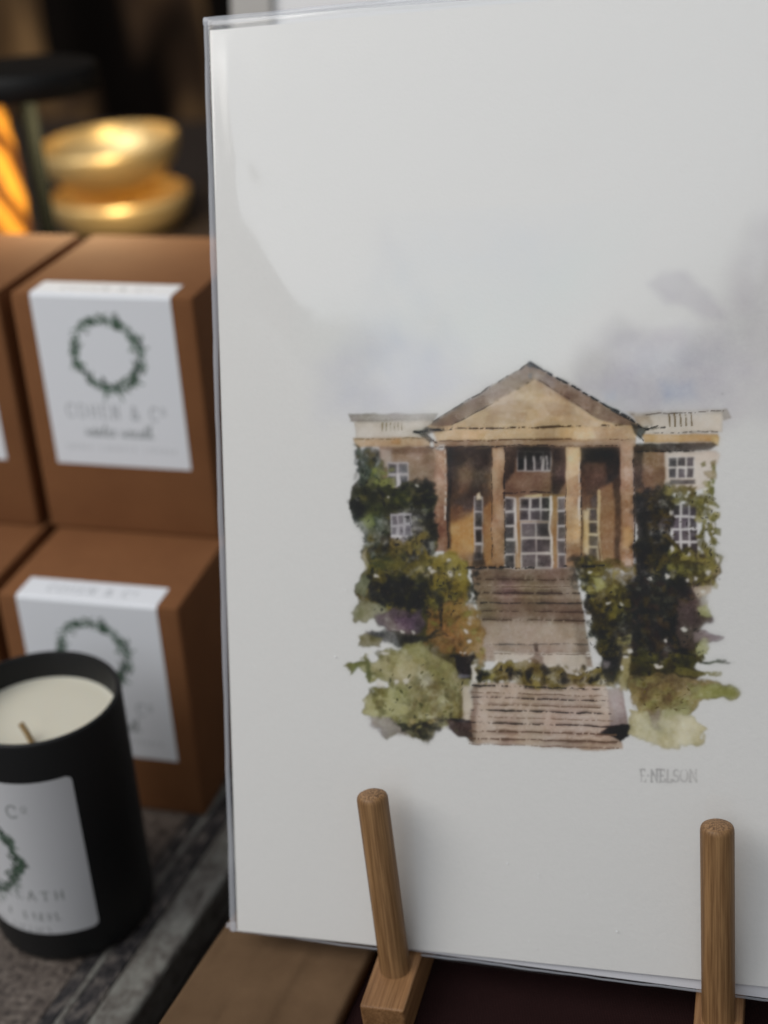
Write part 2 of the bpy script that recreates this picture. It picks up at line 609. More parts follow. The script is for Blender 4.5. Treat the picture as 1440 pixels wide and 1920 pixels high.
GLY = {
    'C': (0.85, [(arc(0.45, 0.5, 0.42, 0.5, -45, -315, 14), 1), ([(0.76, 0.0), (0.76, 0.25)], 0)]),
    'O': (0.95, [(arc(0.47, 0.5, 0.45, 0.5, 0, 360, 18), 1)]),
    'o': (0.5, [(arc(0.25, 0.22, 0.2, 0.2, 0, 360, 12), 0), ([(0.05, 0.55), (0.45, 0.55)], 0)]),
    'H': (0.95, [([(0.15, 0), (0.15, 1)], 1), ([(0.8, 0), (0.8, 1)], 1), ([(0.15, 0.5), (0.8, 0.5)], 0)]),
    'E': (0.75, [([(0.15, 0), (0.15, 1)], 1), ([(0.02, 0), (0.66, 0), (0.66, 0.2)], 0), ([(0.15, 0.48), (0.52, 0.48)], 0), ([(0.02, 1), (0.7, 1), (0.7, 0.78)], 0)]),
    'N': (0.95, [([(0.15, 1), (0.15, 0), (0.8, 1), (0.8, 0)], 1), ([(0.02, 1), (0.28, 1)], 0), ([(0.66, 0), (0.94, 0)], 0)]),
    '&': (0.95, [([(0.9, 1), (0.25, 0.28), (0.28, 0.05), (0.45, 0.0), (0.58, 0.12), (0.52, 0.32), (0.15, 0.6), (0.08, 0.8), (0.25, 1.0), (0.5, 0.97), (0.85, 0.5)], 1)]),
    'W': (1.2, [([(0.08, 0), (0.35, 1), (0.6, 0.05), (0.85, 1), (1.12, 0)], 1)]),
    'I': (0.4, [([(0.2, 0), (0.2, 1)], 1), ([(0.06, 0), (0.34, 0)], 0), ([(0.06, 1), (0.34, 1)], 0)]),
    'T': (0.8, [([(0.4, 0), (0.4, 1)], 1), ([(0.05, 0.2), (0.05, 0), (0.75, 0), (0.75, 0.2)], 0), ([(0.26, 1), (0.54, 1)], 0)]),
    'R': (0.85, [([(0.15, 0), (0.15, 1)], 1), ([(0.02, 0), (0.45, 0), (0.64, 0.12), (0.64, 0.38), (0.45, 0.5), (0.15, 0.5)], 0), ([(0.42, 0.5), (0.82, 1)], 1), ([(0.02, 1), (0.3, 1)], 0)]),
    'A': (0.95, [([(0.1, 1), (0.46, 0), (0.84, 1)], 1), ([(0.24, 0.64), (0.7, 0.64)], 0), ([(0.0, 1), (0.22, 1)], 0), ([(0.7, 1), (0.95, 1)], 0)]),
    'S': (0.7, [(arc(0.35, 0.26, 0.27, 0.26, -30, -250, 8) + arc(0.33, 0.74, 0.3, 0.26, -80, 150, 8), 1)]),
    'L': (0.7, [([(0.15, 0), (0.15, 1)], 1), ([(0.02, 1), (0.65, 1), (0.65, 0.8)], 0)]),
    '.': (0.3, [([(0.15, 0.5), (0.2, 0.5)], 1)]),
    # joined-up lower case for the script line (x-height 0.5)
    'w': (0.62, [([(0, 0.5), (0.1, 0.95), (0.28, 0.6), (0.36, 0.95), (0.58, 0.5)], 1)]),
    'i': (0.3, [([(0, 0.95), (0.14, 0.5), (0.12, 0.95), (0.3, 0.9)], 1), ([(0.18, 0.3), (0.2, 0.3)], 1)]),
    'n': (0.5, [([(0, 0.95), (0.08, 0.5), (0.06, 0.95), (0.25, 0.52), (0.32, 0.6), (0.3, 0.95), (0.48, 0.9)], 1)]),
    't': (0.34, [([(0, 0.95), (0.2, 0.1), (0.12, 0.9), (0.34, 0.9)], 1), ([(0.04, 0.4), (0.34, 0.36)], 1)]),
    'e': (0.4, [([(0, 0.9), (0.25, 0.65), (0.2, 0.5), (0.08, 0.6), (0.08, 0.9), (0.2, 0.97), (0.4, 0.9)], 1)]),
    'r': (0.38, [([(0, 0.95), (0.12, 0.5), (0.3, 0.55), (0.22, 0.95), (0.38, 0.9)], 1)]),
    'a': (0.46, [([(0.32, 0.55), (0.12, 0.55), (0.08, 0.9), (0.28, 0.85), (0.34, 0.5), (0.3, 0.95), (0.46, 0.9)], 1)]),
    'h': (0.5, [([(0, 0.95), (0.24, 0.05), (0.12, 0.0), (0.06, 0.95), (0.26, 0.52), (0.32, 0.95), (0.5, 0.9)], 1)]),
    ' ': (0.45, []),
}


def write(cv, s, cx, y, h, col, space=0.25, thick=0.12, thin=0.05, a=0.9, xs=1.0, wob=0.0, slant=0.0):
    wid = sum((GLY[ch][0] + space) * h * xs for ch in s) - space * h * xs
    x = cx - wid / 2
    for ch in s:
        gw, st_ = GLY[ch]
        for pl, tk in st_:
            cv.stroke([(x + (px + slant * (1 - py)) * h * xs, y + py * h) for px, py in pl], (thick if tk else thin) * h, col, a, soft=0.1, wob=wob)
        x += (gw + space) * h * xs


def tiny_caps(cv, groups, cx, y, h, col, a=0.6, seed=3):
    """A line of print too small to read in the photograph: strokes of letter size."""
    r = np.random.default_rng(seed)
    adv = 0.95 * h
    tot = sum(groups) * adv + (len(groups) - 1) * 1.2 * h
    x = cx - tot / 2
    for g in groups:
        for i in range(g):
            for k in range(2):
                xa = x + r.uniform(0.1, 0.6) * h
                cv.stroke([(xa, y), (xa + r.uniform(-0.25, 0.25) * h, y + h)], 0.13 * h, col, a, soft=0.1, wob=0)
            if r.random() < 0.6:
                yy = y + r.choice([0, 0.5, 1]) * h
                cv.stroke([(x + 0.1 * h, yy), (x + 0.65 * h, yy)], 0.1 * h, col, a, soft=0.1, wob=0)
            x += adv
        x += 1.2 * h


def wreath(cv, cx, cy, R, seed=0):
    r = np.random.default_rng(seed)
    pal = [(48, 66, 52), (62, 84, 66), (86, 106, 90), (44, 58, 48), (60, 80, 60), (106, 122, 110)]
    for i in range(330):
        t = r.uniform(0, 2 * math.pi)
        rr = R * (1 + 0.085 * r.normal())
        x, y = cx + rr * math.cos(t) * 0.98, cy + rr * math.sin(t)
        th = t + math.pi / 2 + r.choice([-0.7, 0.7]) + 0.25 * r.normal()
        l, w = R * r.uniform(0.07, 0.15), R * r.uniform(0.03, 0.06)
        P = [(x - l * math.cos(th), y - l * math.sin(th)), (x + w * math.sin(th), y - w * math.cos(th)),
             (x + l * math.cos(th), y + l * math.sin(th)), (x - w * math.sin(th), y + w * math.cos(th))]
        cv.wash(P, pal[r.integers(len(pal))], r.uniform(0.75, 1.0), 0.14, 0, 0, gran=0.05)
    for sx in (-1, 1):
        cv.stroke([(cx + sx * R * 0.05, cy + R * 1.0), (cx + sx * R * 0.2, cy + R * 1.16), (cx + sx * R * 0.27, cy + R * 1.38)], R * 0.07, (86, 104, 92), 0.85, soft=0.15, wob=0)
        cv.stroke([(cx, cy + R * 1.0), (cx + sx * R * 0.2, cy + R * 0.95), (cx + sx * R * 0.05, cy + R * 1.05)], R * 0.06, (70, 88, 76), 0.8, soft=0.15, wob=0)


def flat_canvas(w, h, step, seed):
    xs, ys = np.linspace(0, w, int(w / step) + 1), np.linspace(0, h, int(h / step) + 1)
    X, Y = np.meshgrid(xs, ys)
    sx, sy = xs[1], ys[1]
    f = lambda x0, y0, x1, y1: (int(y0 / sy) - 1, int(y1 / sy) + 2, int(x0 / sx) - 1, int(x1 / sx) + 2)
    c = Canvas(X, Y, f, lambda X, Y: np.ones(X.shape + (3,)) * s2l((212, 212, 214)), cell=8, seed=seed)
    c.sv = 0.04
    return c

# ------------------------------------------------------------------ the art print: where it stands
PO = np.array([-57.635, 355.3065, -340.9076])      # lower left corner of the sheet
PX_ = np.array([0.9577, -0.2792, 0.0694])          # along its lower edge
PU = np.array([0.0366, 0.3575, 0.9332])            # up the sheet
PN = np.cross(PX_, PU)
PN /= np.linalg.norm(PN)                           # towards the viewer
PRINT_W, PRINT_H = 210.0, 297.0


def on_print(x, y, off=0.0):                       # drawing coordinates -> (u, v) mm on the sheet
    d = ray(x, y)
    o = PO + PN * off
    w = d * ((o @ PN) / (d @ PN)) - o
    return float(w @ PX_), float(w @ PU)


def print_pt(u, v, off=0.0):
    return PO + PX_ * u + PU * v + PN * off


def paint_house():
    u0, u1, v0, v1, step = 24.0, 209.9, 44.0, 238.0, 0.27
    us, vs = np.arange(u0, u1 + 1e-6, step), np.arange(v0, v1 + 1e-6, step)
    U, W = np.meshgrid(us, vs)
    P = PO + U[..., None] * PX_ + W[..., None] * PU
    c = P @ RC.T
    X, Y = 720 + F_PX * c[..., 0] / c[..., 2], 960 + F_PX * c[..., 1] / c[..., 2]

    def to_idx(x0, y0, x1, y1):
        q = [on_print(a, b) for a in (x0, x1) for b in (y0, y1)]
        ua, ub = min(p[0] for p in q), max(p[0] for p in q)
        va, vb = min(p[1] for p in q), max(p[1] for p in q)
        return int((va - v0) / step) - 1, int((vb - v0) / step) + 2, int((ua - u0) / step) - 1, int((ub - u0) / step) + 2

    def paper(X, Y):
        g = 199 - 18 * np.clip((Y - 650) / 750, -0.6, 1.3) - 12 * np.clip((X - 1000) / 400, 0, 1.2)
        return np.stack([s2l(g), s2l(g - 1), s2l(g - 2)], -1)

    C = Canvas(X, Y, to_idx, paper, cell=16, seed=21)
    C.grey = 0.20
    C.veil = 0.018              # gloss of the sleeve lies over the photographed colours
    w_, st_, db, pn = C.wash, C.stroke, C.dabs, C.panes

    # --- wet-in-wet sky in lilac and a little cobalt, plus soft grey patches
    big1, big2, big3 = field(*X.shape, 70, 301, 3), field(*X.shape, 70, 302, 3), field(*X.shape, 90, 303, 4)

    def mist(pts, col, a, soft, wob=12):
        """a wash dropped on wet paper: no edge, only a slow fade"""
        d = C.segdist(pts, X + wob * big1, Y + wob * big2, True)
        d = np.where(C.inside(pts, X + wob * big1, Y + wob * big2), d, -d)
        m_ = (smooth(-soft, soft, d) * a * np.clip(1 + 0.15 * big3, 0.4, 1.4))[..., None]
        C.T *= 1 - m_ + m_ * np.clip(C.rel(col, X, Y), 0, 1)
    mist([(600, 800), (620, 600), (760, 470), (980, 430), (1200, 430), (1330, 520), (1320, 800)], (196, 199, 203), 0.7, 110, 10)
    mist([(1060, 800), (1090, 655), (1180, 610), (1262, 618), (1330, 610), (1384, 540), (1396, 440), (1430, 405), (1500, 400), (1500, 800)], (172, 169, 171), 0.85, 30, 9)
    mist([(1236, 522), (1258, 504), (1300, 508), (1340, 545), (1360, 600), (1320, 600), (1290, 572), (1256, 560)], (172, 168, 173), 0.8, 14, 6)
    mist([(1110, 730), (1180, 650), (1340, 640), (1400, 700), (1390, 770), (1180, 780)], (182, 181, 192), 0.5, 40, 10)
    mist([(1238, 716), (1300, 712), (1312, 742), (1250, 750)], (166, 176, 200), 0.55, 16, 4)
    mist([(1130, 738), (1152, 734), (1152, 750), (1134, 752)], (174, 180, 200), 0.45, 10, 3)
    mist([(612, 780), (625, 690), (690, 620), (760, 600), (830, 660), (870, 720), (800, 775)], (184, 184, 192), 0.68, 50, 14)
    mist([(735, 470), (760, 470), (820, 570), (880, 650), (870, 672), (800, 600)], (190, 191, 196), 0.4, 24, 6)
    mist([(640, 700), (735, 440), (755, 560), (740, 700)], (192, 191, 193), 0.3, 40, 12)
    C.wk = 0.45
    # --- wings: parapets and cornices
    for pts, col in (([(652, 776), (822, 776), (814, 788), (660, 790)], (160, 153, 147)),
                     ([(664, 790), (816, 788), (800, 822), (668, 823)], (186, 176, 164)),
                     ([(662, 822), (806, 818), (806, 838), (668, 839)], (172, 142, 106))):
        w_(pts, col, 0.92, 1.6, 1.6, 0.22)
    st_([(655, 790), (735, 789), (815, 788)], 1.5, (120, 110, 102), 0.6, dry=0.5)
    st_([(664, 824), (735, 823), (800, 820)], 2.2, (122, 104, 74), 0.7, dry=0.4)
    w_([(733, 821), (752, 820), (752, 833), (735, 834)], (166, 118, 62), 0.7, 3)
    for i in range(6):
        x = 718 + i * 7.2
        st_([(x, 794), (x + 0.5, 807)], 2.0, (142, 132, 108), 0.75)
    w_([(1172, 772), (1290, 768), (1360, 768), (1372, 786), (1360, 790), (1180, 780)], (172, 164, 156), 0.8, 1.6, 1.6)
    w_([(1350, 770), (1362, 769), (1373, 785), (1356, 790)], (140, 134, 128), 0.9, 1.4)
    w_([(1185, 780), (1354, 774), (1354, 810), (1212, 813)], (184, 172, 158), 0.9, 1.6, 1.5)
    w_([(1180, 776), (1215, 776), (1225, 795), (1200, 800)], (140, 118, 96), 0.6, 4)
    st_([(1182, 777), (1290, 773), (1356, 771)], 1.7, (92, 84, 74), 0.8, dry=0.25)
    st_([(1226, 812), (1290, 811), (1352, 810)], 2.0, (92, 86, 80), 0.75, dry=0.2)
    w_([(1205, 813), (1346, 814), (1347, 829), (1207, 831)], (176, 140, 94), 0.95, 1.5, 1.5, 0.15)
    w_([(1333, 816), (1349, 819), (1346, 838), (1334, 834)], (186, 158, 106), 0.8, 1.6)
    for i in range(5):
        x = 1254 + i * 10.5
        st_([(x, 775), (x + 2, 797)], 2.6, (106, 92, 68), 0.85)

    # --- right wing wall
    w_([(1186, 832), (1250, 846), (1250, 930), (1190, 940)], (128, 98, 74), 0.98, 2, 2, 0.1, col2=(116, 88, 62))
    w_([(1187, 834), (1206, 840), (1206, 910), (1188, 920)], (62, 50, 44), 0.85, 5)
    w_([(1246, 848), (1342, 846), (1352, 852), (1330, 912), (1300, 922), (1246, 916)], (178, 164, 152), 0.92, 2, 2, 0.12)
    w_([(1186, 832), (1338, 830), (1344, 836), (1330, 845), (1260, 848), (1188, 850)], (60, 48, 40), 0.96, 1.8, 2.2, 0.1)
    st_([(1255, 848), (1290, 847), (1330, 845)], 3.2, (34, 28, 26), 0.85, dry=0.35)

    # --- pediment
    w_([(994, 681), (1206, 800), (1180, 808), (830, 808), (800, 800)], (172, 146, 116), 0.98, 1.5, 1.5, 0.1, col2=(184, 156, 118))
    for pts, a in (([(905, 765), (950, 752), (1000, 748), (1000, 766), (920, 778)], .4), ([(960, 725), (1010, 715), (1040, 740), (985, 745)], .35),
                   ([(1020, 750), (1075, 760), (1080, 778), (1030, 780)], .4), ([(925, 770), (990, 772), (985, 792), (920, 794)], .45),
                   ([(870, 790), (925, 776), (925, 798), (880, 800)], .3), ([(1060, 770), (1110, 785), (1105, 798), (1050, 796)], .3)):
        w_(pts, (150, 122, 94), a, 2, 2, 0.15)
    w_([(960, 742), (1000, 728), (1060, 752), (1000, 760)], (196, 168, 128), 0.4, 5)
    w_([(994, 680), (806, 796), (818, 804), (845, 799), (1000, 711), (1008, 692)], (138, 121, 108), 0.94, 2.2, 2, 0.2, col2=(116, 92, 74))
    w_([(990, 684), (900, 740), (922, 745), (998, 706)], (146, 132, 122), 0.6, 4, 2)
    w_([(994, 680), (1207, 801), (1190, 805), (1120, 785), (1004, 712), (998, 690)], (142, 122, 106), 0.94, 2.2, 2, 0.2, col2=(122, 96, 76))
    w_([(996, 690), (1040, 715), (1040, 728), (1000, 708)], (156, 142, 132), 0.7, 3, 2)
    st_([(995, 681), (1050, 711), (1100, 739), (1160, 772), (1200, 798)], 4.2, (42, 44, 46), 0.9, dry=0.25, wob=1.6)
    st_([(994, 681), (930, 719), (870, 756), (812, 792)], 2.6, (78, 68, 60), 0.8, dry=0.3, wob=1.4)
    st_([(1000, 712), (930, 752), (846, 798)], 1.8, (70, 58, 50), 0.75, dry=0.35)
    st_([(1006, 712), (1060, 742), (1120, 784)], 1.6, (112, 86, 64), 0.7, dry=0.3)
    w_([(990, 679), (997, 677), (1001, 684), (996, 690), (990, 686)], (46, 62, 74), 0.85, 1.5)
    w_([(990, 700), (997, 698), (997, 708), (991, 708)], (110, 118, 124), 0.7, 2)
    # entablature
    w_([(806, 800), (1180, 798), (1196, 806), (1190, 828), (820, 828)], (190, 160, 122), 0.98, 1.5, 1.6, 0.12)
    w_([(812, 826), (1192, 822), (1192, 836), (812, 838)], (150, 122, 96), 0.95, 1.5, 1.6, 0.15)
    st_([(820, 803), (900, 803), (1000, 801), (1100, 799), (1165, 797)], 3.0, (92, 74, 46), 0.85, dry=0.4, wob=1.5)
    st_([(812, 827), (900, 826), (1000, 823), (1120, 822), (1180, 824)], 2.0, (110, 84, 60), 0.8, dry=0.35)
    w_([(1110, 800), (1190, 802), (1186, 822), (1120, 822)], (156, 126, 98), 0.7, 4)
    w_([(782, 806), (800, 800), (840, 806), (800, 812), (815, 826), (806, 830)], (40, 34, 30), 0.92, 1.6, 2)
    st_([(776, 810), (800, 806), (842, 806)], 3.5, (34, 30, 30), 0.85, dry=0.3)
    w_([(1180, 792), (1206, 800), (1216, 798), (1212, 810), (1202, 826), (1186, 812)], (34, 30, 28), 0.95, 1.8, 2.5)
    for a_, b_ in (((1210, 806), (1222, 797)), ((1216, 806), (1234, 801)), ((1226, 803), (1245, 801))):
        st_([a_, b_], 2.4, (44, 38, 32), 0.8, dry=0.4)

    # --- left wing wall
    w_([(712, 838), (816, 838), (816, 930), (712, 960)], (142, 116, 92), 0.95, 2, 2, 0.1, col2=(120, 98, 70))
    w_([(722, 840), (806, 838), (812, 848), (760, 852), (724, 848)], (104, 78, 54), 0.7, 3)
    w_([(712, 842), (735, 842), (735, 870), (716, 880)], (176, 164, 154), 0.6, 4)

    # --- recess behind the portico
    w_([(832, 836), (1170, 834), (1172, 1066), (832, 1066)], (112, 86, 66), 1.0, 2, 1.5, 0.05, col2=(132, 100, 70))
    w_([(838, 837), (926, 837), (926, 1040), (838, 1040)], (66, 54, 48), 0.95, 3, 2, 0.1, col2=(132, 98, 66))
    w_([(838, 838), (922, 838), (918, 872), (845, 900)], (52, 42, 38), 0.7, 8)
    w_([(856, 880), (876, 868), (890, 885), (880, 920), (858, 930)], (128, 100, 78), 0.55, 10)
    w_([(842, 985), (890, 960), (890, 1036), (842, 1040)], (172, 130, 76), 0.85, 9, 2, 0.05)
    w_([(905, 950), (926, 935), (926, 1060), (905, 1062)], (150, 112, 72), 0.85, 4)
    st_([(887, 945), (886, 1000), (886, 1035)], 3, (178, 122, 40), 0.7)
    w_([(836, 838), (846, 838), (844, 1030), (837, 1030)], (44, 36, 34), 0.8, 2)
    w_([(942, 838), (1066, 836), (1066, 932), (942, 934)], (120, 94, 74), 0.9, 2)
    w_([(944, 838), (972, 838), (966, 885), (950, 905), (944, 905)], (52, 42, 38), 0.85, 4)
    w_([(1034, 838), (1066, 836), (1062, 900), (1046, 932), (1034, 925)], (50, 40, 36), 0.88, 4)
    w_([(970, 838), (1034, 838), (1032, 860), (970, 862)], (52, 44, 42), 0.8, 3)
    st_([(944, 926), (1000, 922), (1036, 924)], 2.4, (66, 50, 42), 0.7, dry=0.4)
    w_([(944, 928), (1062, 928), (1062, 1066), (944, 1066)], (142, 112, 78), 0.95, 2)
    w_([(1088, 838), (1166, 838), (1164, 1062), (1088, 1062)], (58, 48, 42), 0.97, 2, 2, 0.1, col2=(120, 90, 62))
    w_([(1090, 840), (1164, 840), (1160, 900), (1140, 905), (1134, 868), (1092, 872)], (42, 34, 32), 0.75, 4)
    w_([(1096, 868), (1136, 866), (1136, 920), (1100, 930)], (92, 72, 58), 0.8, 4)
    w_([(1122, 915), (1150, 905), (1158, 1000), (1152, 1058), (1128, 1060)], (140, 108, 78), 0.88, 4, 2, 0.15)
    w_([(1152, 900), (1164, 890), (1163, 1058), (1154, 1058)], (78, 60, 46), 0.8, 3)

    # windows of the portico
    pn(970, 846, 1033, 884, 4, 1, (172, 164, 160), (58, 52, 52), 5, 3)
    w_([(968, 838), (1034, 838), (1032, 856), (970, 858)], (56, 47, 44), 0.85, 5)
    for i, x in enumerate((984, 1000, 1014, 1024)):
        st_([(x, 856), (x + 2, 880)], 2.4, (168, 160, 158), 0.7, dry=0.4)
    pn(974, 932, 1033, 978, 3, 2, (194, 186, 180), (66, 60, 60), 4.2, 5)
    pn(976, 980, 1034, 1066, 2, 3, (188, 180, 174), (84, 76, 76), 5.0, 6)
    pn(946, 932, 966, 1066, 1, 5, (196, 188, 186), (80, 72, 74), 4.2, 7)
    pn(1045, 932, 1062, 1066, 1, 5, (192, 184, 184), (96, 86, 86), 4.2, 8)
    st_([(1033, 932), (1034, 1000), (1036, 1066)], 4, (196, 188, 180), 0.85)
    st_([(966, 935), (968, 1000), (972, 1066)], 3.6, (196, 190, 186), 0.85)
    st_([(971, 936), (972, 1064)], 5, (156, 118, 76), 0.8)
    st_([(1040, 936), (1041, 1064)], 7, (150, 114, 76), 0.85)
    st_([(985, 930), (1015, 929)], 3.5, (190, 172, 132), 0.8)
    pn(888, 930, 905, 1050, 1, 4, (186, 180, 178), (58, 52, 50), 4.0, 9)
    w_([(893, 926), (899, 922), (903, 934), (892, 936)], (196, 182, 160), 0.9, 1.5)
    w_([(886, 1036), (908, 1036), (912, 1060), (886, 1062)], (44, 36, 36), 0.85, 3)
    pn(1100, 954, 1122, 1050, 1, 4, (190, 176, 146), (66, 60, 62), 4.0, 10)
    w_([(1093, 958), (1104, 956), (1104, 1040), (1094, 1036)], (186, 160, 118), 0.92, 2.2)
    w_([(1106, 935), (1122, 920), (1120, 952), (1108, 954)], (92, 80, 74), 0.8, 3)
    st_([(1123, 920), (1122, 960), (1124, 1010), (1128, 1050)], 4.4, (184, 160, 120), 0.85)

    # --- columns
    for k, (xa, xb, ya, yb, c1, c2, hl) in enumerate(((814, 837, 842, 1034, (160, 128, 104), (116, 80, 62), 1), (923, 945, 838, 1058, (168, 136, 108), (140, 108, 80), 0),
                                                   (1061, 1088, 838, 1060, (186, 156, 118), (146, 112, 84), 1), (1164, 1187, 834, 1062, (160, 130, 108), (132, 96, 64), 0))):
        c1, c2 = tuple(min(x * 1.07, 215) for x in c1), tuple(x * 1.06 for x in c2)
        w_([(xa, ya), (xb, ya), (xb + 1, (ya + yb) / 2), (xb, yb), (xa, yb), (xa - 0.5, (ya + yb) / 2)], c1, 0.97, 1.4, 1.8, 0.15, 4, 0.18, col2=c2)
        st_([(xa + 5, ya + 4), (xa + 6, yb - 30)], 4, tuple(x * 0.88 for x in c1), 0.45, soft=2)
        if hl:
            st_([(xb - 2, ya + 4), (xb - 1.5, ya + 80), (xb - 2, yb - 60)], 3, (200, 190, 178), 0.75, dry=0.2)
        st_([(xb + 1.5, ya), (xb + 2, yb)], 2.2, (48, 38, 34), 0.75, dry=0.25, wob=1.5)
    w_([(1062, 900), (1086, 890), (1086, 932), (1064, 930)], (142, 108, 80), 0.55, 4)
    w_([(1062, 1020), (1088, 1018), (1088, 1058), (1062, 1060)], (124, 90, 66), 0.7, 4)
    w_([(1166, 990), (1180, 985), (1188, 1010), (1180, 1030), (1168, 1028)], (182, 146, 102), 0.7, 3)
    w_([(815, 1000), (836, 975), (836, 1030), (816, 1034)], (118, 82, 62), 0.6, 5)
    w_([(822, 834), (834, 833), (834, 842), (822, 843)], (184, 178, 176), 0.8, 2)
    w_([(1160, 826), (1190, 826), (1186, 848), (1166, 848)], (164, 134, 110), 0.85, 2)
    st_([(800, 838), (822, 842)], 4, (52, 42, 36), 0.7, dry=0.4)
    st_([(1050, 838), (1068, 834), (1086, 835)], 3, (40, 38, 38), 0.75, dry=0.4)
    st_([(905, 834), (922, 838), (945, 840)], 3, (66, 54, 48), 0.6, dry=0.4)

    # side windows
    pn(727, 866, 766, 912, 2, 2, (182, 174, 178), (76, 76, 80), 6, 11)
    st_([(746, 890), (750, 912)], 5, (188, 182, 184), 0.8)
    pn(1253, 856, 1303, 896, 3, 2, (194, 188, 184), (84, 78, 82), 4.0, 12)
    w_([(1256, 898), (1304, 898), (1304, 907), (1256, 907)], (88, 84, 86), 0.85, 1.5, 1.5)
    pn(1260, 944, 1309, 1040, 3, 4, (194, 188, 188), (78, 70, 76), 4.6, 13)

    # --- steps
    w_([(884, 1066), (1080, 1066), (1112, 1250), (908, 1240), (890, 1120)], (120, 99, 83), 0.98, 1.8, 2, 0.12, col2=(150, 132, 116))
    w_([(892, 1070), (1078, 1072), (1095, 1160), (896, 1160)], (104, 84, 70), 0.6, 6, 3, 0.1)
    w_([(915, 1172), (1098, 1168), (1104, 1212), (916, 1210)], (160, 142, 126), 0.6, 6, 3, 0.1)
    for y, c, wd, a in ((1085, (82, 66, 54), 7, .6), (1098, (140, 120, 102), 4, .7), (1110, (76, 60, 50), 6, .65), (1118, (150, 128, 108), 4, .5), (1130, (56, 46, 40), 2.4, .7),
                        (1144, (84, 68, 58), 5, .5), (1160, (82, 66, 56), 5, .6), (1164, (96, 80, 66), 3, .5), (1207, (90, 84, 78), 2.2, .6), (1222, (120, 104, 92), 5, .55), (1232, (92, 76, 66), 3, .5)):
        st_([(894 + (y - 1066) * 0.12, y), (980, y + 1), (1078 + (y - 1066) * 0.16, y + 2)], wd, c, a, soft=1.6, wob=1.4, dry=0.15)
    w_([(1076, 1160), (1096, 1150), (1108, 1232), (1084, 1236)], (104, 86, 72), 0.5, 6)
    w_([(925, 1222), (1100, 1226), (1104, 1262), (930, 1262)], (178, 166, 152), 0.85, 3, 3)
    w_([(886, 1280), (1136, 1284), (1168, 1404), (1120, 1406), (878, 1392)], (156, 136, 120), 0.97, 2, 2.2, 0.12)
    for y, c, wd, a in ((1288, (56, 50, 48), 5, .9), (1301, (136, 116, 100), 5, .7), (1308, (80, 66, 58), 2.8, .85), (1320, (124, 104, 90), 6, .7), (1332, (62, 54, 48), 3.2, .9),
                        (1345, (140, 120, 106), 5, .6), (1356, (70, 60, 52), 3, .85), (1372, (112, 92, 78), 4.5, .8), (1387, (112, 92, 78), 4, .75), (1396, (132, 112, 98), 3, .6)):
        st_([(888 - (y - 1280) * 0.05, y - 2), (960, y), (1060, y + 3), (1132 + (y - 1280) * 0.2, y + 6)], wd, c, a, soft=1.2, wob=1.4, dry=0.12)
    for y in (1296, 1315, 1326, 1340, 1364, 1380):
        st_([(900, y), (1000, y + 2), (1130, y + 5)], 2.6, (190, 174, 158), 0.4, dry=0.55, wob=2)
    w_([(880, 1288), (896, 1285), (892, 1392), (876, 1390)], (98, 80, 68), 0.6, 4)
    w_([(1138, 1292), (1168, 1290), (1178, 1362), (1144, 1364)], (132, 119, 113), 0.95, 1.8, 1.6, 0.12)

    C.wk = 1.0
    # --- foliage: base washes, then leaf dabs
    ivyL = [(667, 838), (716, 842), (722, 900), (760, 916), (800, 905), (816, 935), (820, 1040), (690, 1060), (684, 1002), (668, 979), (653, 955), (660, 930), (664, 880)]
    w_([(668, 840), (712, 842), (720, 880), (700, 920), (672, 900), (664, 870)], (92, 98, 90), 0.85, 2.5, 3, 0.1)
    w_([(672, 895), (720, 905), (800, 902), (814, 935), (814, 1060), (684, 1060), (684, 1005), (667, 980), (654, 952), (662, 925)], (62, 62, 44), 0.95, 2.5, 4, 0.15, gran=0.3)
    db([(668, 842), (710, 846), (708, 900), (676, 905), (664, 870)], 60, [(82, 90, 84), (70, 78, 72), (96, 102, 88), (58, 66, 58)], (5, 11), a=(.4, .8), seed=1)
    db(ivyL, 190, [(44, 46, 36), (36, 38, 32), (70, 70, 42), (88, 84, 48), (54, 58, 44)], (4, 12), a=(.4, .85), seed=2)
    db([(770, 900), (812, 890), (816, 1040), (775, 1040)], 80, [(34, 34, 26), (44, 42, 28), (52, 50, 32)], (5, 12), a=(.5, .9), seed=3)
    db([(690, 870), (735, 880), (740, 912), (690, 905)], 22, [(118, 120, 66), (132, 132, 74), (108, 104, 70)], (5, 11), a=(.5, .85), seed=4)
    w_([(655, 945), (668, 938), (690, 950), (682, 975), (664, 980)], (40, 42, 34), 0.9, 2)
    w_([(676, 972), (700, 962), (705, 985), (690, 995)], (116, 118, 70), 0.85, 2.2)
    db([(690, 1005), (800, 1005), (800, 1060), (690, 1060)], 70, [(88, 78, 40), (104, 92, 46), (66, 56, 32), (50, 44, 30)], (5, 13), a=(.5, .85), seed=5)
    w_([(682, 1040), (692, 1030), (694, 1066), (684, 1075)], (160, 146, 118), 0.7, 2)
    # little lower window half hidden in the ivy
    pn(733, 964, 772, 1006, 3, 2, (172, 168, 174), (98, 96, 102), 6, 15)
    st_([(736, 1006), (764, 1006)], 5, (186, 182, 184), 0.85, dry=0.2)
    w_([(738, 1008), (764, 1008), (756, 1022), (746, 1020)], (146, 142, 146), 0.8, 2.5)
    db([(725, 1012), (780, 1010), (785, 1040), (728, 1040)], 22, [(112, 100, 52), (96, 88, 46), (124, 110, 62)], (5, 10), seed=16)

    # left bush mass
    w_([(664, 1098), (680, 1075), (690, 1060), (815, 1040), (876, 1046), (884, 1075), (878, 1130), (890, 1160), (906, 1200), (908, 1250), (860, 1290), (760, 1230), (724, 1182), (690, 1158), (672, 1164), (656, 1150), (676, 1124), (664, 1112)],
       (84, 76, 38), 0.97, 2.4, 4, 0.12, gran=0.35)
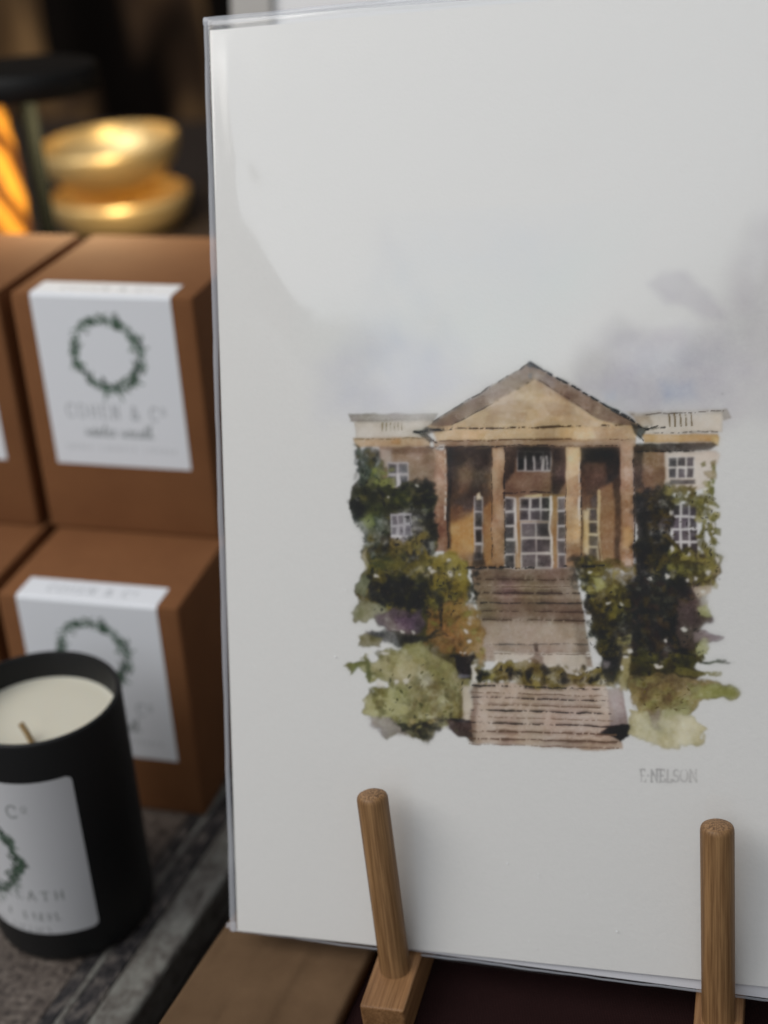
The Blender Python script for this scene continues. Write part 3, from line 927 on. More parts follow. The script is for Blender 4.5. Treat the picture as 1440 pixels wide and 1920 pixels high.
    w_([(800, 1040), (872, 1040), (884, 1090), (872, 1150), (820, 1110)], (124, 108, 46), 0.9, 5, 5, 0.05, gran=0.3)
    w_([(690, 1090), (730, 1070), (790, 1085), (800, 1130), (770, 1150), (720, 1150), (690, 1120)], (32, 32, 26), 0.92, 7, 6, 0.0, gran=0.2)
    db([(680, 1060), (860, 1050), (870, 1150), (760, 1160), (690, 1130)], 190, [(40, 40, 28), (62, 60, 30), (106, 94, 42), (84, 78, 38), (30, 30, 26), (118, 106, 52)], (4, 13), a=(.45, .9), seed=6)
    db([(690, 1095), (795, 1085), (795, 1140), (700, 1140)], 60, [(28, 28, 25), (36, 38, 28), (46, 44, 34)], (6, 14), a=(.6, .95), seed=7)
    w_([(665, 1096), (684, 1080), (700, 1094), (690, 1118), (670, 1118)], (98, 100, 76), 0.9, 2.2, 3, 0.25)
    w_([(656, 1148), (676, 1126), (700, 1130), (735, 1150), (700, 1160), (674, 1164)], (116, 114, 88), 0.92, 2.2, 3, 0.25)
    w_([(692, 1158), (735, 1140), (790, 1150), (790, 1185), (735, 1190), (722, 1184)], (82, 68, 74), 0.95, 3, 4, 0.1, gran=0.25)
    w_([(740, 1155), (786, 1152), (782, 1182), (744, 1180)], (98, 78, 98), 0.6, 6)
    w_([(690, 1186), (730, 1182), (790, 1190), (800, 1204), (740, 1208), (700, 1200)], (38, 32, 34), 0.9, 3, 4)
    w_([(800, 1140), (880, 1130), (910, 1180), (905, 1250), (880, 1230), (800, 1210)], (128, 98, 54), 0.9, 5, 5, 0.1, gran=0.25)
    db([(795, 1140), (885, 1120), (908, 1190), (905, 1240), (810, 1215)], 80, [(116, 92, 46), (98, 82, 40), (140, 104, 60), (120, 112, 56), (76, 66, 36)], (4, 12), a=(.4, .85), seed=8)
    st_([(826, 1120), (828, 1150), (826, 1178), (800, 1198)], 5, (40, 36, 28), 0.85, dry=0.25)
    st_([(800, 1196), (835, 1190), (850, 1200)], 5, (50, 46, 36), 0.75, dry=0.35)
    for a_, b_ in (((808, 1080), (812, 1095)), ((836, 1084), (848, 1112)), ((800, 1100), (810, 1120))):
        st_([a_, b_], 5, (34, 36, 28), 0.85, dry=0.2)
    w_([(670, 1194), (692, 1190), (716, 1198), (716, 1212), (672, 1212)], (112, 106, 72), 0.92, 1.8, 2.5, 0.25)

    # lower left pale bushes
    w_([(652, 1244), (676, 1238), (682, 1226), (700, 1230), (735, 1212), (790, 1200), (820, 1230), (870, 1270), (885, 1290), (876, 1350), (840, 1360), (800, 1388), (760, 1382), (720, 1378), (700, 1350), (680, 1330), (690, 1305), (720, 1290), (720, 1276), (706, 1268), (694, 1286), (684, 1264), (672, 1252), (656, 1262)],
       (132, 126, 82), 0.9, 2.2, 4, 0.25, gran=0.35)
    w_([(680, 1236), (740, 1220), (790, 1240), (780, 1280), (700, 1270)], (142, 132, 92), 0.6, 9, 5, 0.05)
    w_([(683, 1330), (700, 1300), (745, 1290), (770, 1320), (750, 1350), (700, 1352)], (150, 146, 104), 0.75, 4, 4, 0.25)
    w_([(690, 1345), (735, 1345), (765, 1365), (760, 1384), (715, 1376)], (134, 126, 122), 0.85, 4, 4, 0.2)
    w_([(740, 1362), (835, 1345), (832, 1375), (800, 1390), (765, 1385)], (74, 72, 56), 0.85, 5, 5, 0.15, gran=0.3)
    db([(690, 1225), (800, 1215), (876, 1280), (870, 1345), (780, 1370), (700, 1340)], 130, [(124, 120, 74), (150, 146, 100), (104, 98, 54), (92, 90, 52), (140, 126, 84)], (5, 15), a=(.3, .7), pool=.3, seed=9)
    db([(800, 1250), (880, 1280), (872, 1345), (800, 1345)], 50, [(96, 86, 48), (112, 100, 60), (80, 74, 44), (128, 118, 74)], (5, 13), a=(.4, .8), seed=10)
    db([(745, 1355), (835, 1345), (825, 1380), (770, 1384)], 40, [(54, 56, 46), (70, 70, 56), (44, 44, 40)], (4, 10), a=(.5, .85), seed=11)
    w_([(682, 1228), (692, 1240), (694, 1284), (684, 1264)], (92, 92, 50), 0.8, 2)
    w_([(653, 1244), (676, 1240), (690, 1238), (674, 1252), (660, 1262)], (112, 110, 64), 0.85, 1.8)

    # plinths and urns of the lower flight
    w_([(868, 1290), (886, 1282), (884, 1350), (872, 1356)], (176, 164, 148), 0.85, 2.5)
    w_([(836, 1350), (884, 1352), (886, 1392), (862, 1382), (838, 1366)], (78, 62, 56), 0.92, 2.4, 3)
    st_([(836, 1348), (880, 1352)], 4, (44, 42, 46), 0.8, dry=0.3)
    w_([(850, 1230), (888, 1230), (884, 1256), (878, 1272), (862, 1272), (854, 1254)], (46, 34, 32), 0.95, 1.8, 2)
    st_([(846, 1230), (868, 1226), (890, 1232)], 4, (48, 44, 34), 0.85, dry=0.25)
    st_([(862, 1268), (878, 1268)], 4, (104, 104, 108), 0.7)
    w_([(884, 1248), (896, 1246), (894, 1280), (880, 1282)], (184, 178, 168), 0.85, 2)
    w_([(1144, 1361), (1182, 1361), (1178, 1386), (1160, 1396), (1146, 1384), (1128, 1374), (1132, 1366)], (44, 34, 34), 0.96, 2, 2.5)

    # right-hand bush and vine
    w_([(1076, 1050), (1110, 1040), (1190, 1060), (1252, 1000), (1280, 1040), (1340, 1040), (1352, 1066), (1335, 1100), (1330, 1128), (1326, 1170), (1322, 1190), (1320, 1232), (1300, 1250), (1320, 1262), (1290, 1275), (1180, 1300), (1165, 1290), (1130, 1260), (1118, 1200), (1110, 1140), (1090, 1090)],
       (78, 68, 34), 0.96, 2.4, 4, 0.12, gran=0.3)
    w_([(1188, 915), (1240, 905), (1258, 930), (1258, 1060), (1190, 1080)], (56, 50, 32), 0.95, 3, 4, 0.1, gran=0.3)
    db([(1188, 915), (1252, 905), (1256, 1070), (1192, 1090)], 130, [(34, 31, 22), (46, 42, 26), (66, 58, 32), (82, 70, 38), (28, 26, 20)], (5, 13), a=(.5, .9), seed=30)
    w_([(1192, 930), (1214, 925), (1214, 1100), (1194, 1110)], (32, 29, 22), 0.8, 6, 4)
    db([(1246, 905), (1320, 915), (1325, 945), (1258, 945)], 40, [(104, 90, 50), (120, 108, 56), (92, 76, 44), (112, 100, 60)], (5, 12), a=(.55, .9), seed=31)
    db([(1310, 920), (1332, 905), (1342, 960), (1340, 1060), (1312, 1060)], 70, [(98, 92, 46), (112, 104, 52), (84, 78, 38), (126, 116, 66)], (5, 14), ang=(1.4, .5), a=(.6, .95), seed=32)
    st_([(1338, 872), (1334, 900), (1336, 930), (1345, 950)], 9, (100, 98, 48), 0.9, dry=0.15, wob=2.5)
    for pts in ([(1313, 868), (1322, 864), (1323, 874), (1316, 877)], [(1332, 866), (1344, 860), (1342, 870), (1333, 878)], [(1318, 886), (1340, 880), (1340, 900), (1328, 900)],
                [(1330, 928), (1345, 940), (1350, 952), (1334, 948)], [(1336, 962), (1350, 966), (1346, 976), (1334, 974)], [(1340, 984), (1354, 990), (1352, 1004), (1340, 1000)],
                [(1335, 1010), (1352, 1022), (1340, 1026)], [(1334, 1036), (1354, 1044), (1352, 1056), (1338, 1054)], [(1330, 1060), (1348, 1062), (1346, 1078), (1334, 1076)]):
        w_(pts, random.choice([(104, 100, 54), (124, 108, 76), (96, 92, 46), (140, 122, 96)]), 0.88, 1.6, 2)
    db([(1256, 1030), (1340, 1030), (1345, 1100), (1262, 1100)], 90, [(92, 86, 44), (112, 104, 52), (72, 64, 36), (126, 116, 60), (60, 54, 32)], (4, 12), a=(.5, .9), seed=33)
    db([(1085, 1055), (1190, 1060), (1190, 1120), (1100, 1130)], 70, [(106, 92, 44), (92, 80, 38), (120, 108, 56), (78, 66, 34)], (5, 13), a=(.45, .85), seed=34)
    w_([(1112, 1080), (1130, 1084), (1138, 1100), (1120, 1110)], (148, 142, 88), 0.8, 3)
    w_([(1180, 1080), (1250, 1080), (1320, 1110), (1310, 1200), (1240, 1240), (1180, 1210), (1165, 1150)], (38, 33, 27), 0.9, 9, 7, 0.0, gran=0.25)
    db([(1170, 1090), (1310, 1090), (1310, 1230), (1180, 1230)], 150, [(32, 29, 24), (44, 38, 30), (64, 54, 36), (54, 44, 40), (26, 24, 22)], (5, 14), a=(.5, .9), seed=35)
    w_([(1270, 1130), (1320, 1125), (1326, 1180), (1300, 1215), (1268, 1200)], (74, 60, 56), 0.85, 5, 5, 0.15)
    w_([(1302, 1186), (1350, 1186), (1357, 1192), (1350, 1202), (1325, 1206), (1304, 1204)], (112, 94, 96), 0.92, 1.6, 2, 0.35)
    w_([(1310, 1140), (1330, 1132), (1331, 1162), (1318, 1160)], (140, 140, 94), 0.9, 1.8, 2.5)
    w_([(1304, 1212), (1330, 1200), (1328, 1225), (1308, 1230)], (150, 146, 108), 0.88, 1.8, 2.5)
    w_([(1298, 1100), (1336, 1096), (1338, 1112), (1314, 1122)], (156, 140, 120), 0.8, 2.5, 3)
    db([(1115, 1130), (1180, 1120), (1185, 1200), (1130, 1230)], 90, [(98, 86, 40), (120, 106, 48), (70, 62, 34), (46, 42, 28), (58, 52, 30)], (4, 12), a=(.5, .9), seed=36)
    w_([(1140, 1160), (1180, 1150), (1188, 1190), (1150, 1200)], (44, 40, 28), 0.75, 6, 4)
    w_([(1160, 1196), (1180, 1190), (1182, 1206), (1164, 1210)], (146, 136, 84), 0.8, 3)
    db([(1068, 1040), (1100, 1040), (1112, 1100), (1075, 1110)], 45, [(40, 36, 32), (32, 30, 28), (56, 48, 38)], (3, 9), a=(.5, .85), seed=37)
    db([(1096, 1120), (1116, 1110), (1122, 1200), (1104, 1190)], 35, [(58, 52, 30), (80, 70, 36), (46, 42, 28)], (3, 9), a=(.5, .85), seed=38)
    db([(1190, 1225), (1300, 1225), (1300, 1270), (1200, 1272)], 60, [(66, 62, 30), (84, 78, 36), (52, 46, 28), (98, 90, 46)], (5, 13), a=(.5, .9), seed=39)
    # lower right strokes
    w_([(1180, 1262), (1285, 1268), (1380, 1280), (1390, 1298), (1383, 1308), (1320, 1312), (1312, 1330), (1300, 1342), (1240, 1350), (1190, 1335)], (126, 110, 68), 0.95, 2, 3, 0.22, gran=0.35)
    w_([(1285, 1280), (1380, 1281), (1390, 1298), (1382, 1308), (1300, 1310)], (120, 120, 66), 0.8, 2.2, 2.5, 0.25)
    w_([(1200, 1280), (1270, 1280), (1260, 1310), (1210, 1310)], (96, 76, 52), 0.7, 8, 5)
    w_([(1180, 1330), (1240, 1335), (1300, 1345), (1322, 1372), (1316, 1384), (1285, 1392), (1262, 1402), (1232, 1404), (1200, 1392), (1176, 1384)], (160, 152, 120), 0.95, 1.8, 4, 0.22, gran=0.2)
    w_([(1240, 1330), (1300, 1322), (1296, 1346), (1250, 1352)], (140, 138, 96), 0.7, 7, 4)
    w_([(1206, 1330), (1236, 1332), (1234, 1358), (1216, 1356)], (126, 112, 104), 0.7, 5, 4)
    db([(1185, 1270), (1310, 1278), (1300, 1340), (1190, 1330)], 55, [(112, 100, 58), (134, 122, 78), (96, 84, 48), (130, 128, 80)], (6, 16), ang=(2.4, .5), a=(.3, .65), seed=40)
    w_([(1164, 1230), (1184, 1215), (1180, 1300), (1166, 1300)], (146, 134, 92), 0.8, 3, 3)
    st_([(1270, 1258), (1320, 1264), (1352, 1262)], 6, (104, 98, 50), 0.8, dry=0.2, wob=2)

    C.wk = 0.9
    # hedge between the flights
    w_([(892, 1256), (930, 1250), (960, 1240), (1005, 1232), (1030, 1252), (1080, 1262), (1120, 1250), (1150, 1262), (1158, 1290), (1050, 1288), (960, 1284), (890, 1280)], (102, 88, 42), 0.95, 2.4, 4, 0.12, gran=0.3)
    db([(892, 1250), (1150, 1250), (1150, 1286), (892, 1280)], 90, [(84, 72, 34), (112, 98, 46), (64, 56, 30), (124, 110, 56)], (4, 10), a=(.5, .9), seed=41)
    for x, y in ((905, 1266), (962, 1264), (988, 1268), (1026, 1254), (1064, 1268), (1118, 1270)):
        db([(x - 10, y - 8), (x + 10, y - 8), (x + 10, y + 10), (x - 10, y + 10)], 7, [(36, 34, 26), (46, 42, 28)], (5, 9), a=(.7, .95), seed=int(x))
    w_([(1002, 1203), (1009, 1203), (1011, 1220), (1003, 1220)], (78, 64, 54), 0.85, 1.6)
    w_([(990, 1235), (1006, 1222), (1020, 1230), (1022, 1244), (1000, 1244)], (112, 92, 76), 0.7, 3)
    # right urn
    db([(1128, 1195), (1178, 1190), (1176, 1232), (1132, 1235)], 40, [(36, 38, 28), (46, 46, 32), (30, 30, 28)], (3, 8), a=(.6, .9), seed=42)
    w_([(1126, 1232), (1164, 1230), (1162, 1256), (1152, 1282), (1138, 1280), (1130, 1262)], (40, 30, 31), 0.95, 2, 2.5)
    w_([(1130, 1238), (1142, 1240), (1140, 1254), (1132, 1252)], (116, 108, 110), 0.6, 3)
    st_([(874, 1066), (890, 1064), (940, 1064)], 5, (46, 36, 32), 0.85, dry=0.25)
    st_([(1058, 1062), (1090, 1062), (1130, 1060)], 5, (42, 34, 30), 0.85, dry=0.25)
    db([(880, 1070), (900, 1070), (896, 1130), (880, 1130)], 30, [(44, 40, 40), (34, 32, 32), (60, 52, 46)], (3, 7), a=(.5, .85), seed=43)

    # unpainted paper sparkles
    for x, y, l, h in ((705, 1081, 7, 5), (842, 1053, 5, 3), (806, 1068, 4, 5), (846, 1075, 6, 8), (812, 1074, 10, 4), (862, 1076, 4, 3), (752, 1185, 6, 4), (774, 1184, 3, 4),
                       (722, 1225, 9, 5), (744, 1278, 6, 6), (760, 1276, 6, 5), (712, 1282, 10, 8), (877, 1182, 4, 4), (878, 1200, 4, 6), (866, 1222, 4, 3), (874, 1222, 3, 3), (694, 1222, 7, 4),
                       (930, 1244, 5, 6), (948, 1242, 4, 7), (966, 1240, 8, 4), (993, 1240, 4, 5), (1080, 1262, 6, 4), (1284, 1180, 8, 7), (1247, 1199, 3, 4), (1182, 1222, 6, 8), (1172, 1234, 7, 5),
                       (1235, 1250, 12, 5), (1231, 1246, 5, 4), (1249, 1082, 4, 9), (1217, 1088, 7, 4), (1168, 1073, 5, 3), (1108, 1070, 4, 3), (1302, 1084, 5, 5), (1288, 1091, 3, 4),
                       (1320, 1108, 6, 6), (1338, 982, 4, 6), (1337, 996, 3, 6), (1322, 988, 2, 6), (1344, 1050, 5, 7), (1328, 1072, 4, 6), (1337, 952, 7, 5), (1264, 926, 4, 4), (1284, 930, 3, 3),
                       (1323, 916, 4, 4), (1256, 964, 3, 6), (1258, 1032, 4, 8), (1110, 1200, 8, 6), (1106, 1226, 7, 6), (1166, 1252, 4, 6), (672, 940, 3, 3), (780, 909, 4, 4), (728, 935, 3, 3), (1140, 1134, 6, 3), (1165, 1133, 6, 3)):
        j = [random.uniform(0.5, 1.0) for _ in range(5)]
        w_([(x - l * j[0], y - h * .2), (x - l * .3, y - h * j[1]), (x + l * j[2], y - h * .4), (x + l * .7, y + h * .5 * j[3]), (x - l * .2, y + h * j[4])], (188, 182, 174), 0.8, 1.5, 2.0, 0.0, gran=0.05)

    # ink accents and the pencil signature
    st_([(1312, 1242), (1335, 1241), (1350, 1240), (1376, 1240)], 3, (40, 36, 34), 0.9, dry=0.35, wob=1.6)
    st_([(1345, 1238), (1362, 1238)], 3, (40, 36, 34), 0.8, dry=0.3)
    st_([(1276, 1222), (1300, 1228), (1318, 1220)], 3, (36, 38, 28), 0.8, dry=0.45)
    for x, y in ((1349, 1086), (1355, 739), (1030, 1090)):
        w_([(x - 1.6, y - 2), (x + 1.6, y - 1), (x + 1, y + 2), (x - 1.5, y + 1)], (80, 78, 76), 0.7, 0.8, 0.5)
    write(C, 'E.NELSON', 1253, 1443, 23, (122, 120, 119), space=0.1, thick=0.14, thin=0.12, a=0.75, xs=0.7, wob=0.6)
    # water softens every edge a little; pigment settles into the tooth of the paper
    def blur(A, sg):
        n_ = int(3 * sg + 1)
        kk = np.exp(-0.5 * (np.arange(-n_, n_ + 1) / sg) ** 2)
        kk /= kk.sum()
        B_ = np.pad(A, ((n_, n_), (n_, n_), (0, 0)), 'edge')
        B_ = sum(kk[i] * B_[i:i + A.shape[0]] for i in range(2 * n_ + 1))
        return sum(kk[i] * B_[:, i:i + A.shape[1]] for i in range(2 * n_ + 1))
    T0 = np.clip(C.T, 0.004, 1.0)
    soft_, wide = blur(T0, 0.85), blur(T0, 3.2)
    bloom = field(*X.shape, 30, 77, 4)[..., None]
    k_ = np.clip(0.14 + 0.16 * bloom, 0, 0.45)
    T1 = soft_ * (1 - k_) + wide * k_
    dens = -np.log(np.clip(T1, 0.004, 1.0))
    dens *= 1 + 0.035 * field(*X.shape, 3, 78, 2)[..., None] + 0.10 * field(*X.shape, 22, 79, 4)[..., None]
    tint = np.stack([field(*X.shape, 26, 80 + i, 3) for i in range(3)], -1)
    dens *= 1 + 0.016 * tint
    dens *= 1.0 + 0.07 * np.clip(dens, 0, 2)
    C.T = np.clip(np.exp(-np.maximum(dens, 0)), 0.003, 1.0)

    # --- dry ink and pencil over the dried washes
    C.wk, C.grey = 0.35, 0.0
    ink, sepia = (30, 29, 30), (62, 48, 40)

    def pen(pts, w=1.8, col=ink, a=0.8, dry=0.35, wob=2.2):
        P_ = []
        for (ax, ay), (bx, by) in zip(pts, pts[1:]):
            n_ = max(2, int(math.hypot(bx - ax, by - ay) / 12))
            P_ += [(ax + (bx - ax) * i / n_, ay + (by - ay) * i / n_ + random.uniform(-0.7, 0.7)) for i in range(n_)]
        P_.append(pts[-1])
        st_(P_, w, col, a, soft=0.7, wob=wob, dry=dry)
    pen([(996, 682), (1046, 709), (1100, 739), (1160, 773), (1198, 797)], 3.0, (34, 38, 42), 0.9, 0.3)
    pen([(1130, 757), (1206, 803)], 3.4, ink, 0.85, 0.35)
    pen([(992, 682), (925, 721), (866, 758), (814, 790)], 1.8, (70, 62, 56), 0.75, 0.35)
    pen([(1000, 712), (935, 750), (848, 797)], 1.6, sepia, 0.7, 0.4)
    pen([(1008, 713), (1064, 745), (1118, 782)], 1.4, sepia, 0.55, 0.45)
    pen([(834, 804), (910, 803), (1000, 801), (1080, 799), (1160, 797)], 2.4, (72, 56, 36), 0.9, 0.45)
    pen([(822, 827), (910, 826), (1010, 824), (1110, 822), (1176, 824)], 1.6, (84, 62, 44), 0.8, 0.4)
    pen([(812, 838), (900, 837), (1000, 836), (1100, 835), (1165, 836)], 2.0, (48, 38, 32), 0.75, 0.45)
    pen([(778, 809), (812, 805), (850, 806)], 3.0, ink, 0.9, 0.25)
    pen([(790, 806), (806, 820), (818, 830)], 3.0, ink, 0.85, 0.3)
    for a_, b_ in (((1196, 800), (1216, 806)), ((1204, 812), (1220, 800)), ((1190, 806), (1206, 826)), ((1216, 803), (1232, 799)), ((1236, 801), (1246, 801))):
        pen([a_, b_], 3.0, ink, 0.85, 0.35)
    pen([(1228, 812), (1290, 810), (1352, 809)], 1.4, (84, 78, 72), 0.8, 0.3)
    pen([(1210, 776), (1280, 773), (1356, 771)], 1.4, (72, 64, 56), 0.8, 0.25)
    pen([(1194, 848), (1250, 847), (1330, 844)], 2.8, ink, 0.8, 0.4)
    for i in range(5):
        x = 1254 + i * 10.5
        pen([(x, 776), (x + 2.5, 798)], 2.2, (98, 84, 58), 0.8, 0.2)
    for i in range(6):
        pen([(718 + i * 7.2, 794), (718.5 + i * 7.2, 807)], 1.6, (128, 116, 92), 0.7, 0.25)
    pen([(664, 823), (735, 823), (795, 820)], 1.6, (108, 92, 62), 0.7, 0.45)
    for x, y0_, y1_ in ((838, 842, 1030), (946, 842, 1050), (1089, 842, 1040), (1188, 850, 1056), (1060, 850, 1040), (922, 850, 1046)):
        pen([(x, y0_), (x + 0.6, (y0_ + y1_) / 2), (x + 1, y1_)], 1.8, (44, 36, 32), 0.7, 0.5)
    pen([(944, 925), (1000, 922), (1040, 924)], 2.0, (52, 40, 34), 0.8, 0.45)
    pen([(872, 1064), (930, 1064), (1000, 1065)], 2.6, (40, 32, 30), 0.8, 0.4)
    pen([(1050, 1062), (1100, 1062), (1135, 1060)], 3.2, ink, 0.8, 0.4)
    for y, c, w2 in ((1086, sepia, 2.4), (1099, (84, 66, 54), 2.0), (1111, (50, 40, 34), 2.8), (1130, (36, 30, 28), 2.2), (1146, (60, 48, 42), 2.4), (1162, (58, 46, 40), 2.6), (1207, (76, 72, 66), 1.6), (1226, (92, 76, 66), 1.8)):
        pen([(894 + (y - 1066) * .12, y), (980, y + 1), (1080 + (y - 1066) * .16, y + 1)], w2 * 0.9, c, 0.6, 0.28, 1.2)
    for y, c, w2 in ((1287, (34, 32, 32), 3.4), (1300, (92, 76, 62), 2.2), (1309, (48, 42, 38), 2.6), (1322, (96, 80, 66), 2.6), (1333, (36, 34, 32), 3.0), (1346, (110, 92, 78), 2.2), (1357, (48, 42, 38), 2.6), (1372, (84, 68, 56), 2.8), (1386, (80, 64, 54), 2.8), (1397, (104, 86, 74), 2.0)):
        pen([(886 - (y - 1280) * .06, y - 2), (960, y), (1060, y + 3), (1134 + (y - 1280) * .22, y + 6)], w2 * 0.9, c, 0.72, 0.12, 1.0)
    # leaf marks
    for poly_, n_, pal_, sd_ in (([(668, 860), (720, 900), (812, 905), (814, 1050), (690, 1050), (660, 950)], 90, [(26, 28, 24), (34, 36, 28), (22, 22, 20)], 501),
                                 ([(690, 1070), (860, 1060), (868, 1150), (780, 1160), (700, 1150)], 80, [(24, 24, 22), (34, 34, 26), (46, 42, 26)], 502),
                                 ([(1192, 915), (1256, 910), (1256, 1090), (1194, 1110)], 70, [(22, 20, 17), (34, 30, 22)], 503),
                                 ([(1120, 1110), (1310, 1090), (1315, 1235), (1140, 1250)], 110, [(22, 20, 19), (34, 29, 26), (28, 30, 22)], 504),
                                 ([(1260, 920), (1345, 920), (1345, 1100), (1262, 1100)], 60, [(60, 56, 28), (44, 40, 24), (74, 70, 34)], 505),
                                 ([(700, 1230), (870, 1260), (860, 1370), (720, 1370)], 40, [(84, 82, 46), (64, 66, 44), (52, 54, 42)], 506),
                                 ([(894, 1252), (1150, 1252), (1150, 1284), (894, 1280)], 36, [(36, 34, 22), (54, 48, 26)], 507),
                                 ([(1090, 1110), (1130, 1110), (1140, 1230), (1105, 1230)], 30, [(34, 30, 24), (24, 22, 20)], 508),
                                 ([(1190, 1270), (1300, 1280), (1290, 1335), (1190, 1330)], 22, [(86, 76, 40), (72, 60, 36)], 509)):
        db(poly_, n_, pal_, (2.0, 5.5), (0.3, 0.7), None, (0.35, 0.8), 0.9, 1.5, 0.0, sd_)
    C.T = np.clip(C.T, 0.003, 1.0)
    # fade to bare paper at the sheet limits so the wash ends inside the sheet
    return U, W, C.T


def build_print():
    root = empty('art_print', V(print_pt(105, 0)), 'watercolour print of a columned stone house in a clear sleeve, propped on two bamboo pegs', 'art print')
    bpy.context.view_layer.update()
    inv = root.matrix_world.inverted()

    def loc(p):
        return inv @ V(p)

    def slab(name, corners, t0, t1, material, nx=2, ny=2):
        """a flat card: corners (u,v) BL BR TR TL, from offset t0 (front) back to t1"""
        bm = bmesh.new()
        f = [bm.verts.new(loc(print_pt(u, v, t0))) for u, v in corners]
        b = [bm.verts.new(loc(print_pt(u, v, t1))) for u, v in corners]
        bm.faces.new(f)
        bm.faces.new(b[::-1])
        for i in range(4):
            j = (i + 1) % 4
            bm.faces.new((f[i], b[i], b[j], f[j]))
        return bm_obj(name, bm, material, root)

    sheet = slab('paper_sheet', [(0, 0), (PRINT_W, 0), (PRINT_W, PRINT_H), (0, PRINT_H)], 0, -0.6, M['paper_plain'])
    U, W, T = paint_house()
    P = PO + U[..., None] * PX_ + W[..., None] * PU + PN * 0.012
    P = P + np.array([0, 0, ZT])
    P = P * MM - np.array(root.location)
    art = link('watercolour_picture', sheet_mesh('watercolour_picture', P, T), M['paper'], sheet)
    art['label'] = 'painted house with four columns, ivy and two flights of steps'
    slab('backing_board', [(1.5, 0.6), (PRINT_W + 1, -5.2), (PRINT_W - 1, PRINT_H - 3), (2, PRINT_H - 1)], -1.2, -3.0, M['board'])

    # sleeve: loose film over the front, folded round the sides
    n, k = 180, 240
    s, t = np.meshgrid(np.linspace(0, 1, n), np.linspace(0, 1, k))
    BLc, BRc, TRc, TLc = np.array([-3.0, -0.8]), np.array([213.0, -6.4]), np.array([213.5, 303.0]), np.array([-2.6, 301.6])
    UV = ((1 - s) * (1 - t))[..., None] * BLc + (s * (1 - t))[..., None] * BRc + (s * t)[..., None] * TRc + ((1 - s) * t)[..., None] * TLc
    f1, f2, f3 = field(k, n, 60, 5, 3, 0.45), field(k, n, 26, 9, 2, 0.4), field(k, n, 10, 13, 2)
    h = 0.45 + 0.34 * f1 + 0.17 * f2 + 0.004 * f3
    uu, vv = UV[..., 0], UV[..., 1]

    def crease(ax, ay, bx, by, w, amp):
        dx, dy = bx - ax, by - ay
        tt = np.clip(((uu - ax) * dx + (vv - ay) * dy) / (dx * dx + dy * dy), 0, 1)
        dd = np.hypot(uu - ax - tt * dx, vv - ay - tt * dy)
        return amp * np.exp(-(dd / w) ** 2) * np.sin(np.pi * np.clip(tt, 0.02, 0.98)) ** 0.5
    h = h + crease(5, 292, 8, 235, 3.0, 0.5) + crease(6, 262, 20, 250, 4, 0.22) + crease(8, 240, 30, 205, 7, 0.5) + crease(62, 240, 82, 188, 9, 0.26) + crease(84, 222, 100, 160, 10, 0.2) + crease(60, 270, 64, 215, 9, 0.35)
    edge = np.minimum(np.minimum(uu + 3, 213.5 - uu), np.minimum(vv + 6.5, 302.5 - vv))
    h = np.maximum(h, 0.15) * smooth(-4, 26, edge) + 0.15 - 1.6 * (1 - smooth(0, 3.0, edge))
    Pf = PO + UV[..., :1] * PX_ + UV[..., 1:] * PU + PN * h[..., None] + np.array([0, 0, ZT])
    sl = link('plastic_sleeve', sheet_mesh('plastic_sleeve', Pf * MM - np.array(root.location)), M['film'], root)
    slb = [(-2.9, -0.7), (212.8, -6.2), (213.3, 302.7), (-2.5, 301.3)]
    bm = bmesh.new()
    bm.faces.new([bm.verts.new(loc(print_pt(u, v, -3.4))) for u, v in slb])
    bm_obj('sleeve_back', bm, M['film'], root)
    for a, b, w in ((slb[0], slb[3], (2.3, 0)), (slb[3], slb[2], (0, -2.6)), (slb[0], slb[1], (0, 1.0))):
        bm = bmesh.new()
        rows = []
        for i in range(49):
            f_ = i / 48
            u, v = a[0] + (b[0] - a[0]) * f_, a[1] + (b[1] - a[1]) * f_
            z = -0.9 + 0.22 * math.sin(i * 0.9) + 0.15 * math.sin(i * 2.3)
            k_ = 0.85 + 0.15 * math.sin(i * 0.37 + 1)
            rows.append([bm.verts.new(loc(print_pt(u + w[0] * q_ * k_, v + w[1] * q_ * k_, z + 0.5 * math.sin(q_ * 3.0)))) for q_ in (0, 0.15, 0.4, 0.7, 1.0)])
        for r0, r1 in zip(rows, rows[1:]):
            for q_ in range(4):
                bm.faces.new((r0[q_], r0[q_ + 1], r1[q_ + 1], r1[q_]))
        bm_obj('welded_seam', bm, M['seam'], sl, True)
    # dust on the film
    bm = bmesh.new()
    rd = np.random.default_rng(4)
    for i in range(46):
        u, v = (rd.uniform(2, 42), rd.uniform(2, 250)) if i % 2 else (rd.uniform(2, 205), rd.uniform(2, 46))
        iu, iv = int((u + 3) / 216.5 * (n - 1)), int((v + 4) / 307 * (k - 1))
        zf = float(h[min(iv, k - 1), min(iu, n - 1)]) + 0.06
        rr = rd.uniform(0.08, 0.22) * (1.7 if rd.random() < 0.15 else 1)
        cs = [bm.verts.new(loc(print_pt(u + rr * math.cos(t_) * rd.uniform(.6, 1.2), v + rr * math.sin(t_) * rd.uniform(.6, 1.2), zf))) for t_ in np.linspace(0, 5.3, 6)]
        bm.faces.new(cs)
    ds = bm_obj('dust', bm, M['dust'], sl)
    ds['kind'] = 'stuff'
    # the folded-over flap that sticks out at the lower left corner
    bm = bmesh.new()
    q = [(-4.2, 0.8), (-0.3, 0.6), (-0.3, 3.2), (-3.6, 2.6)]
    bm.faces.new([bm.verts.new(loc(print_pt(u, v, 0.2))) for u, v in q])
    bm_obj('folded_flap', bm, M['seam'], sl)
    return root


M['paper_plain'] = paper_mat('watercolour_paper_plain', False)
build_print()


